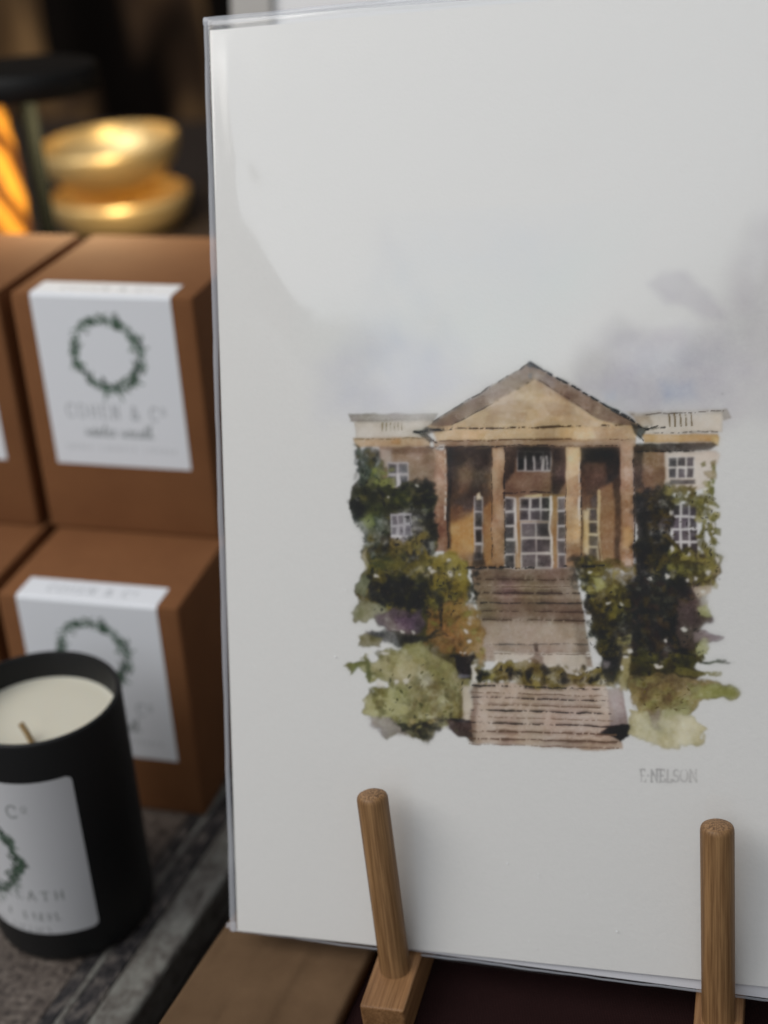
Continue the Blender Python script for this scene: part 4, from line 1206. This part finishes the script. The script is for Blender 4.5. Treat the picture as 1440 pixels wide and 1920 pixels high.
def frame_matrix(origin, x, y, z):
    o = V(origin)
    return Matrix(((x[0], y[0], z[0], o.x), (x[1], y[1], z[1], o.y), (x[2], y[2], z[2], o.z), (0, 0, 0, 1)))


def unit(v):
    v = np.asarray(v, float)
    return v / np.linalg.norm(v)


def put(o, mw, root):
    """place a part by its world matrix under its (unrotated) thing"""
    o.matrix_basis = Matrix.Translation(-root.location) @ mw


FWD = unit([PN[0], PN[1], 0])                       # horizontally towards the viewer
RAIL_X = unit(PX_)
RAIL_Z = unit(np.cross(RAIL_X, -FWD))
RAIL_Y = np.cross(RAIL_Z, RAIL_X)                   # towards the back
PEG_D, RAIL_H = 10.0, 14.0


def pt_off(x, y, off):
    u, v = on_print(x, y, off)
    return print_pt(u, v, off)


PEGS = []
for (bx, by, tx, ty) in ((741, 1814, 701, 1518), (1347, 1908, 1345, 1578)):
    b = pt_off(bx, by, 6.2)
    t = pt_off(tx, ty, 13.5)
    PEGS.append((b, t))


def build_easel():
    root = empty('display_easel', V(PEGS[0][0] - RAIL_Z * RAIL_H), 'small bamboo easel with two round pegs holding up the house print', 'easel')
    for k, (b, t) in enumerate(PEGS):
        ax = unit(t - b)
        xx = unit(np.cross(ax, FWD))
        yy = np.cross(ax, xx)
        L_ = float(np.linalg.norm(t - b)) + 6
        r = PEG_D / 2
        prof = [(0, -8), (r, -8), (r, L_ - 2.6)]
        prof += [(r * (0.80 + 0.20 * math.cos(a)), L_ - 2.6 + 2.0 * math.sin(a)) for a in np.linspace(0.25, 1.45, 5)]
        prof = [(p * MM, z * MM) for p, z in prof]
        peg = bm_obj('peg', lathe_bm(prof, 40), M['bamboo'], root, True)
        put(peg, frame_matrix(b, xx, yy, ax), root)
        # sawn end with its open grain
        rt, zt = prof[-1]
        end = bm_obj('end_grain', lathe_bm([(rt, zt), (rt * 0.8, zt + 0.00045), (rt * 0.4, zt + 0.0007), (0, zt + 0.0008)], 40), M['end_grain'], peg, True)
        if k == 0:
            tube = lathe_bm([(0.00001, 0), (0.0016, 0.0), (0.0019, 0.0002)], 16)
        # rail the peg is glued into
        front, back = 17.5, 78.0
        rail = bm_obj('base_rail', box_bm(14.5 * MM, (front + back) * MM, RAIL_H * MM, (0, (back - front) / 2 * MM, -RAIL_H / 2 * MM), 0.8 * MM), M['bamboo_rail'], root)
        put(rail, frame_matrix(b, RAIL_X, RAIL_Y, RAIL_Z), root)
        # slanting back support behind the print
        u, v = (b - PO) @ PX_, 2.0
        sb = print_pt(u, v, -7.5)
        sup = bm_obj('back_support', box_bm(11 * MM, 6 * MM, 150 * MM, (0, 0, 75 * MM), 0.8 * MM), M['bamboo'], root)
        put(sup, frame_matrix(sb, PX_, -PN, PU), root)
    mid = (PEGS[0][0] + PEGS[1][0]) / 2 + RAIL_Y * 45 - RAIL_Z * 5
    w = float(np.linalg.norm(PEGS[0][0] - PEGS[1][0])) - 14.8
    bar = bm_obj('crossbar', box_bm(w * MM, 10 * MM, 8 * MM, (0, 0, 0), 0.6 * MM), M['bamboo_rail'], root)
    put(bar, frame_matrix(mid, RAIL_X, RAIL_Y, RAIL_Z), root)


build_easel()

# ------------------------------------------------------------------ table, plinth and cloths
ZTAB = -ZT
tab = bm_obj('table', box_bm(3.0, 2.2, 0.04, (0, 0.75, -0.02)), M['table'])
tag(tab, 'dark wooden stall table under the display', kind='structure')


def prism(name, poly, zfun, zbot, material, bev=0.0, sub=1, parent=None):
    """poly: list of (x,y) mm in plan; top height from zfun"""
    bm = bmesh.new()
    top = [bm.verts.new(V((x, y, zfun(x, y)))) for x, y in poly]
    bot = [bm.verts.new(V((x, y, zbot(x, y) if callable(zbot) else zbot))) for x, y in poly]
    n = len(poly)
    tf = bm.faces.new(top)
    bm.faces.new(bot[::-1])
    for i in range(n):
        j = (i + 1) % n
        bm.faces.new((top[i], bot[i], bot[j], top[j]))
    if bev:
        ed = [e for e in bm.edges if e.verts[0] in top and e.verts[1] in top] + [e for e in bm.edges if (e.verts[0] in top) != (e.verts[1] in top)]
        bmesh.ops.bevel(bm, geom=ed, offset=bev * MM, segments=4, affect='EDGES', profile=0.5)
    return bm_obj(name, bm, material, parent, bool(bev))


railbot = [p[0] - RAIL_Z * RAIL_H for p in PEGS]
sl_u = (railbot[1][2] - railbot[0][2]) / ((railbot[1] - railbot[0]) @ unit([PX_[0], PX_[1], 0]))
uh = unit([PX_[0], PX_[1], 0])


def plinth_z(x, y):
    q = np.array([x, y, 0]) - np.array([railbot[0][0], railbot[0][1], 0])
    return railbot[0][2] - 0.25 + sl_u * float(q @ uh)


zb = railbot[0][2] + 3
cl = [hit_z(*p, zb)[:2] for p in ((424, 1721), (337, 1837), (285, 1925))]
crt = [hit_z(*p, zb)[:2] for p in ((706, 1778), (652, 1885), (634, 1925))]
d_l, d_r = unit(cl[2] - cl[0]), unit(crt[2] - crt[0])
back_l, back_r = cl[0] - d_l * 120, crt[0] - d_r * 110
fr_l, fr_r = cl[2] + d_l * 60, crt[2] + d_r * 50
# burgundy cloth over a raised plinth
a_l, a_f = back_l + np.array([6, 0]), fr_l + np.array([6, -4])
poly = [tuple(a_f), tuple(fr_r + np.array([0, -6])), (330, 120), (360, 470), tuple(a_l)]
bc = prism('burgundy_tablecloth', poly, plinth_z, ZTAB + 0.3, M['burgundy'], 4)
tag(bc, 'dark burgundy cloth over the raised end of the table, under the easel', 'tablecloth')
# brown linen runner: a soft folded strip with a rounded, slightly uneven rim
n, k = 60, 60
S_, T_ = np.meshgrid(np.linspace(0, 1, n), np.linspace(0, 1, k))
q = ((1 - S_) * (1 - T_))[..., None] * back_l + (S_ * (1 - T_))[..., None] * back_r + (S_ * T_)[..., None] * fr_r + ((1 - S_) * T_)[..., None] * fr_l
f = field(k, n, 14, 44, 3)
q = q + np.stack([f, -f], -1) * 0.35
zz = np.array([[plinth_z(*q[i, j]) for j in range(n)] for i in range(k)])
ed = np.minimum(np.minimum(S_, 1 - S_) * 90, np.minimum(T_, 1 - T_) * 200)
zz = zz + 0.6 + 4.2 * np.sqrt(np.clip(1 - (1 - np.clip(ed / 3.5, 0, 1)) ** 2, 0, 1)) + 0.35 * f
rn = link('linen_runner', sheet_mesh('linen_runner', np.concatenate([q, zz[..., None] + ZT], -1) * MM), M['brown_cloth'])
mod = rn.modifiers.new('thickness', 'SOLIDIFY')
mod.thickness, mod.offset = 0.0006, 1
tag(rn, 'folded brown linen strip lying left of the easel, beside the stone slab', 'cloth')

# speckled stone slab
ZSL = -391.5
e1, e2 = hit_z(424, 1642, ZSL)[:2], hit_z(240, 1920, ZSL)[:2]
ED = unit(e1 - e2)                                   # along the right-hand edge, away from the viewer
EN = np.array([-ED[1], ED[0]])                       # to the left
if EN[0] > 0:
    EN = -EN
slab_root = empty('stone_slab', V((*(e2 + EN * 150), ZTAB)), 'speckled brown stone slab with dark veins and a pale edge, under the boxes and candle', 'slab')


def strip(name, w0, w1, material, back=400, front=90, dz=0.0, bev=0.6):
    p = [e2 + EN * w0 - ED * front, e2 + EN * w1 - ED * front, e1 + EN * w1 + ED * back, e1 + EN * w0 + ED * back]
    c = (p[0] + p[1] + p[2] + p[3]) / 4
    L_, W_ = np.linalg.norm(p[2] - p[1]), abs(w1 - w0) - 0.05
    h = ZSL - ZTAB - 0.4 + dz
    o = bm_obj(name, box_bm(L_ * MM, W_ * MM, h * MM, (0, 0, h / 2 * MM), bev * MM), material, slab_root)
    put(o, frame_matrix((c[0], c[1], ZTAB + 0.3), (ED[0], ED[1], 0), (EN[0], EN[1], 0), (0, 0, 1)), slab_root)
    return o


strip('pale_edge', 0, 15.5, M['edge'], bev=2.2)
strip('dark_vein', 15.5, 24.5, M['band'], dz=-0.3)
strip('thin_inlay', 24.5, 26.6, M['edge'])
strip('dark_vein', 26.6, 32.5, M['band'], dz=-0.3)
strip('stone_top', 32.5, 420, M['stone'])


# ------------------------------------------------------------------ candle
def hit_cyl(x, y, c, r):
    d = ray(x, y)
    a = d[0] ** 2 + d[1] ** 2
    b = -2 * (d[0] * c[0] + d[1] * c[1])
    cc = c[0] ** 2 + c[1] ** 2 - r * r
    disc = max(b * b - 4 * a * cc, 0)
    t = (-b - math.sqrt(disc)) / (2 * a)
    P = d * t
    return math.atan2(P[1] - c[1], P[0] - c[0]), P[2]


def build_candle():
    c, R = np.array([-132.0, 426.7]), 31.1
    root = empty('candle', V((c[0], c[1], ZSL)), 'unlit ivory candle in a matt black jar with a white label', 'candle')
    H, hw = 102.7, 91.0
    pr = [(0, 0.4), (R - 4, 0.0), (R - 2.2, 0.4), (R - 0.7, 1.6), (R, 4), (R, H - 1.6), (R - 0.35, H - 0.45), (R - 1.1, H), (R - 1.9, H - 0.3), (R - 2.4, H - 1.4), (R - 2.5, hw - 6), (0, hw - 6)]
    bm_obj('jar', lathe_bm([(a * MM, b * MM) for a, b in pr], 128), M['jar'], root, True)
    wr = R - 2.52
    pw = [(wr, hw - 5), (wr, hw + 0.5), (wr - 0.8, hw + 0.15), (wr - 3, hw - 0.05), (14, hw - 0.1), (5, hw - 0.25), (1.6, hw - 0.1), (0, hw)]
    bm_obj('wax', lathe_bm([(a * MM, b * MM) for a, b in pw], 96), M['wax'], root, True)
    wb = hit_z(60, 1390, -300)[:2] - c
    t1 = hit_z(38, 1354, -292.5)[:2] - c
    pts = []
    for i in range(9):
        f_ = i / 8
        p = wb * (1 - f_) + t1 * f_ + np.array([0.5, -0.5]) * math.sin(f_ * math.pi) * 1.0
        pts.append((p[0] * MM, p[1] * MM, (hw - 0.5 + 8.0 * f_) * MM))
    bm_obj('wick', tube_bm(pts, 1.1 * MM, 10), M['wick'], root, True)
    # wrap-round label
    a1, z1 = hit_cyl(128, 1457, c, R + 0.2)
    a2, z2 = hit_cyl(191, 1728, c, R + 0.2)
    ar = (a1 + a2) / 2
    ac, _ = hit_cyl(-20, 1625, c, R + 0.2)
    half = ar - ac
    zt, zb_ = z1 + 0.6 - ZSL, z2 - 0.6 - ZSL
    w, h = 2 * half * (R + 0.2), zt - zb_
    C = flat_canvas(w, h, 0.24, 61)
    wz = hit_cyl(40, 1618, c, R)[1] - ZSL
    aw, _ = hit_cyl(48, 1618, c, R + 0.2)
    Rw = (aw - ac) * (R + 0.2) / 1.18
    ink = (120, 124, 122)

    def yy(px, py):
        return zt - (hit_cyl(px, py, c, R)[1] - ZSL)
    yC, hC = yy(40, 1512), yy(40, 1534) - yy(40, 1512)
    write(C, 'COHEN & Co', w / 2, yC, hC, ink, space=0.28, thick=0.13, thin=0.06, xs=0.92)
    wreath(C, w / 2, zt - wz - 0.6, Rw, 5)
    y2, h2 = yy(60, 1671), yy(60, 1687) - yy(60, 1671)
    write(C, 'WINTER WREATH', w / 2, y2, h2, (118, 122, 120), space=0.55, thick=0.15, thin=0.08, xs=0.86)
    y3 = yy(40, 1706)
    tiny_caps(C, [5, 4, 1, 5], w / 2, y3, h2 * 0.8, (100, 104, 102), 0.75, 4)
    y4 = yy(60, 1736)
    tiny_caps(C, [5, 2, 2, 7], w / 2 + 1, y4, h2 * 0.6, (130, 132, 132), 0.7, 6)
    S2, T2 = C.X / w, C.Y / h
    ang = ac - half + 2 * half * S2
    # rounded corners: pull the corner points onto an arc
    rc = 2.6
    px_, py_ = C.X.copy(), C.Y.copy()
    for cx_, sx in ((rc, -1), (w - rc, 1)):
        for cy_, sy in ((rc, -1), (h - rc, 1)):
            dx, dy = (px_ - cx_) * sx, (py_ - cy_) * sy
            mk = (dx > 0) & (dy > 0)
            g = np.maximum(dx, dy) / np.maximum(np.hypot(dx, dy), 1e-9)
            px_ = np.where(mk, cx_ + (px_ - cx_) * g, px_)
            py_ = np.where(mk, cy_ + (py_ - cy_) * g, py_)
    ang = ac - half + px_ / (R + 0.2)
    rr = R + 0.18
    P = np.stack([rr * np.cos(ang), rr * np.sin(ang), zt - py_], -1) * MM
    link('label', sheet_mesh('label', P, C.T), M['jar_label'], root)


build_candle()

# ------------------------------------------------------------------ kraft candle boxes
BYAW = -0.259
BX, BY = np.array([math.cos(BYAW), math.sin(BYAW)]), np.array([-math.sin(BYAW), math.cos(BYAW)])
LW, LF, LH = 62.0, 14.5, 77.0


def box_label_canvas():
    C = flat_canvas(LW, LF + LH, 0.25, 71)
    ink = (150, 152, 154)
    write(C, 'COHEN & Co', LW / 2, 4.6, 4.8, (150, 152, 155), space=0.42, thick=0.13, thin=0.09, xs=0.72)
    wreath(C, LW / 2, LF + 25.5, 15.0, 2)
    write(C, 'COHEN & Co', LW / 2, LF + 48.7, 6.0, ink, space=0.42, thick=0.12, thin=0.085, xs=0.66)
    write(C, 'winter wreath', LW / 2, LF + 57.0, 6.4, (128, 132, 132), space=0.0, thick=0.1, thin=0.08, xs=0.86, slant=0.2)
    tiny_caps(C, [6, 8, 7], LW / 2, LF + 67.6, 2.3, (160, 162, 164), 0.75, 8)
    return C


LBL = box_label_canvas()


def build_box(x0, y0, z0, w, d, h, label, yaw=0.0):
    """x0: left edge along BX, y0: front along BY"""
    cxy = BX * (x0 + w / 2) + BY * (y0 + d / 2)
    root = empty('candle_box', V((cxy[0], cxy[1], z0)), label, 'gift box', 'kraft candle boxes in the stepped stack', (0, 0, BYAW + yaw))
    b = bm_obj('carton', box_bm(w * MM, d * MM, (h - 1.2) * MM, (0, 0, (h - 1.2) / 2 * MM), 1.6 * MM, 4), M['kraft'], root, True)
    bm_obj('lid', box_bm((w - 0.5) * MM, (d - 0.5) * MM, 2.6 * MM, (0, 0, (h - 1.3) * MM), 1.2 * MM, 4), M['kraft'], root, True)
    # label over the front and the lid
    yv = LBL.Y
    rb, off = 1.8, 0.16
    fy, tz = -d / 2 - off, h + off
    a = LF - rb * (math.pi / 2) / 2
    b2 = LF + rb * (math.pi / 2) / 2
    th = np.clip((yv - a) / (b2 - a), 0, 1) * math.pi / 2
    Y = np.where(yv < a, fy + rb + (a - yv), np.where(yv > b2, fy, fy + rb - rb * np.sin(th)))
    Z = np.where(yv < a, tz, np.where(yv > b2, tz - rb - (yv - b2), tz - rb + rb * np.cos(th)))
    X = LBL.X - LW / 2 - 0.3
    me = sheet_mesh('label', np.stack([X, Y, Z], -1) * MM, LBL.T)
    link('label', me, M['label'], root)
    return root


Z2 = -285.65
build_box(-284.4, 440.1, ZSL, 80.4, 84, Z2 - ZSL, 'kraft box with wreath label half hidden behind the black candle jar')
build_box(-287.3, 498.3, Z2 + 0.1, 81.0, 84, 110.2, 'kraft box with full wreath label, on top of the stack next to the print')
build_box(-370.2, 440.6, ZSL, 80.4, 84, Z2 - ZSL, 'kraft box at the lower left, only its lid corner showing', 0.0)
build_box(-373.6, 497.8, Z2 + 0.1, 81.0, 84, 110.2, 'kraft box with warm lamplight on its lid, in front of the lamp pole', 0.0)


def wood_block(name, x0, x1, y0, y1, z0, z1, material, label, cat):
    c = BX * (x0 + x1) / 2 + BY * (y0 + y1) / 2
    o = bm_obj(name, box_bm((x1 - x0) * MM, (y1 - y0) * MM, (z1 - z0) * MM, (0, 0, (z1 - z0) / 2 * MM), 1 * MM), material)
    o.location = V((c[0], c[1], z0))
    o.rotation_euler = (0, 0, BYAW)
    return tag(o, label, cat)


wood_block('wooden_riser', -376, -200, 526.5, 600, ZTAB + 0.5, Z2, M['table'], 'dark wooden step holding up the two upper boxes', 'riser')

# ------------------------------------------------------------------ back of the stall
g1 = at_depth(232, 447, 1000)
ZSHELF = g1[2]
wood_block('wooden_crate', -780, -120, 640, 1300, ZTAB + 0.5, ZSHELF, M['table'], 'dark wooden crate behind the boxes carrying the bowls and lamp', 'crate')


def bowl(name, px, py, dep, r, h, z, label):
    c = at_depth(px, py, dep)
    prof = [(0, 0), (r * 0.42, 0.0), (r * 0.5, 0.8)]
    for i in range(1, 13):
        a = i / 12 * math.pi / 2
        prof.append((r * 0.5 + r * 0.5 * math.sin(a) ** 0.9, 0.8 + (h - 0.8) * (1 - math.cos(a)) ** 0.85))
    inner = [(max(p - 1.6, 0), zz + 1.6) for p, zz in prof[2:]]
    prof += [(r - 0.5, h + 0.7), (r - 1.2, h + 0.7)] + inner[::-1] + [(0, 2.2)]
    o = bm_obj(name, lathe_bm([(a * MM, b * MM) for a, b in prof], 96), M['gold'], None, True)
    o.location = V((c[0], c[1], z))
    return tag(o, label, 'bowl', 'gold bowls stacked behind the boxes')


bowl('gold_bowl', 222, 350, 1000, 51, 28, ZSHELF + 0.2, 'lower gold bowl, with the other bowl sitting in it')
b2 = bowl('gold_bowl', 203, 247, 1000, 51.5, 29, ZSHELF + 33, 'upper gold bowl, its inside showing')
b2.rotation_euler = (math.radians(2), math.radians(-3), 0)

# flat-headed black lamp
hd = at_depth(56, 150, 725)
pol = at_depth(58, 215, 725)
lamp_root = empty('table_lamp', V((hd[0], hd[1], ZSHELF)), 'black lamp with a flat round head over the gold bowls', 'lamp')
hz = hd[2] - ZSHELF
R_ = 36.5
bm_obj('lamp_shade', lathe_bm([(a * MM, (b + hz) * MM) for a, b in [(0, 8), (R_ - 6, 8), (R_ - 1.5, 7), (R_, 5), (R_, -4), (R_ - 1, -5.5), (R_ - 5, -6), (R_ - 7, -3.5), (0, -3.0)]], 96), M['black_metal'], lamp_root, True)
dx, dy = (pol[0] - hd[0]), (pol[1] - hd[1])
dx, dy = -9.5, 27.0
bm_obj('pole', tube_bm([(dx * MM, dy * MM, 3 * MM), (dx * MM, dy * MM, (hz - 2) * MM)], 4.6 * MM, 20), M['grey_metal'], lamp_root, True)
bm_obj('base', lathe_bm([(a * MM, b * MM) for a, b in [(0, 0.2), (34, 0.2), (35, 1.5), (34, 4), (0, 5)]], 64), M['black_metal'], lamp_root, True)

# amber raffia basket at the left
bk = at_depth(-64, 330, 850)
prof = [(0, 0), (29, 0)] + [(29 + 4 * math.sin(i / 14 * math.pi) + (0.8 if i % 2 else 0), 1 + i * 8.6) for i in range(15)] + [(27, 121), (26, 4), (0, 4)]
ob = bm_obj('raffia_basket', lathe_bm([(a * MM, b * MM) for a, b in prof], 96), M['raffia'], None, True)
ob.location = V((bk[0], bk[1], ZSHELF + 0.3))
tag(ob, 'amber woven raffia basket glowing beside the lamp pole', 'basket')

# hessian curtain closing the back of the stall
n, k = 260, 60
S_, T_ = np.meshgrid(np.linspace(-1, 1, n), np.linspace(0, 1, k))
fx = field(k, n, 12, 31, 3)
dd = 30 * np.sin(S_ * 46 + 1.5 * np.sin(S_ * 9) + 0.8 * T_) + 14 * np.sin(S_ * 91 + 2 * T_) + 10 * fx
CX, CY = at_depth(500, 300, 1750)[:2]
bx_, by_ = np.array([math.cos(-0.12), math.sin(-0.12)]), np.array([-math.sin(-0.12), math.cos(-0.12)])
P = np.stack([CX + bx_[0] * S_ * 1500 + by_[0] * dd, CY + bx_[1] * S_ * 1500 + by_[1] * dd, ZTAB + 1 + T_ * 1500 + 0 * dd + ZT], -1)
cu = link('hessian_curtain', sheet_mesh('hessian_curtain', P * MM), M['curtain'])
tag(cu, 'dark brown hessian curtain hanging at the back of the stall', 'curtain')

# framed picture standing behind the print, only its top strip shows
fp = at_depth(432, 18, 690)
fy = -0.20
fX, fY = np.array([math.cos(fy), math.sin(fy), 0]), np.array([-math.sin(fy), math.cos(fy), 0])
LEAN = math.radians(14)
FZL = np.array([0, 0, 1.0]) * math.cos(LEAN) + fY * math.sin(LEAN)
FYL = fY * math.cos(LEAN) - np.array([0, 0, 1.0]) * math.sin(LEAN)
FO = fp - FZL * ((fp[2] - ZTAB - 1.0) / FZL[2])
FW, FH, FB = 330.0, (fp[2] - ZTAB) / FZL[2] + 60, 21.0
fr_root = empty('framed_card', V((FO[0], FO[1], ZTAB + 0.5)), 'white card in a pale greige frame, standing behind the print', 'framed card')


def fbox(name, x0, x1, z0, z1, y0, y1, material, bev=1.0):
    o = bm_obj(name, box_bm((x1 - x0) * MM, (y1 - y0) * MM, (z1 - z0) * MM, ((x0 + x1) / 2 * MM, (y0 + y1) / 2 * MM, (z0 + z1) / 2 * MM), bev * MM), material, fr_root)
    put(o, frame_matrix(FO, fX, FYL, FZL), fr_root)


fbox('frame_side', 0, FB, 0, FH, 0, 14, M['greige'])
fbox('frame_side', FW - FB, FW, 0, FH, 0, 14, M['greige'])
fbox('frame_rail', FB + 0.05, FW - FB - 0.05, 0, FB, 0, 14, M['greige'])
fbox('frame_rail', FB + 0.05, FW - FB - 0.05, FH - FB, FH, 0, 14, M['greige'])
fbox('mount', FB + 0.05, FW - FB - 0.05, FB + 0.05, FH - FB - 0.05, 4, 8, M['white_mount'], 0.1)

# ------------------------------------------------------------------ light
w = bpy.data.worlds.new('World')
SC.world = w
w.use_nodes = True
bg = w.node_tree.nodes['Background']
bg.inputs['Color'].default_value = (0.95, 0.97, 1.0, 1)
bg.inputs['Strength'].default_value = 0.22


def area(name, loc, target, sx, sy, power, color, shape='ELLIPSE', roll=0.0):
    l = bpy.data.lights.new(name, 'AREA')
    l.shape = shape
    l.size = sx
    if shape in ('ELLIPSE', 'RECTANGLE'):
        l.size_y = sy
    l.energy = power
    l.color = color
    o = bpy.data.objects.new(name, l)
    COL.objects.link(o)
    o.location = loc
    q = (Vector(target) - Vector(loc)).to_track_quat('-Z', 'Y')
    o.rotation_euler = (q @ Matrix.Rotation(roll, 3, 'Z').to_quaternion()).to_euler()
    return o


def dirv(az, el, dist):
    # azimuth measured from straight back over the lens (-Y), positive to the left
    return Vector((-math.sin(az) * math.cos(el), -math.cos(az) * math.cos(el), math.sin(el))) * dist


tgt = Vector((0.0, 0.43, 0.25))
az = math.atan2(0.445, 0.764)
KEY = dict(az=az + 0.03, el=math.radians(50), sx=1.9, sy=3.3, power=28.0)
area('daylight_opening', tgt + dirv(KEY['az'], KEY['el'], 2.6), tgt, KEY['sx'], KEY['sy'], KEY['power'], (0.90, 0.95, 1.0))
area('daylight_left', tgt + Vector((-0.76, -0.22, 0.66)).normalized() * 1.10, tgt + Vector((0.03, 0, 0.06)), 0.80, 0.80, 7.2, (1.0, 0.972, 0.935), 'DISK')
hl = hz - 7.5
lp = V((hd[0] + 18, hd[1] - 4, ZSHELF + hl))
area('lamp_light', lp, lp + Vector((0.06, 0.06, -0.42)), 0.03, 0.03, 1.6, (1.0, 0.78, 0.46), 'DISK')

SC.view_settings.view_transform = 'Standard'
SC.view_settings.look = 'None'
SC.view_settings.exposure = 0
SC.view_settings.gamma = 1
SC.view_settings.use_curve_mapping = False
SC.cycles.use_denoising = True
SC.cycles.max_bounces = 10
SC.cycles.transparent_max_bounces = 16
SC.cycles.caustics_reflective = True
SC.cycles.sample_clamp_indirect = 4.0
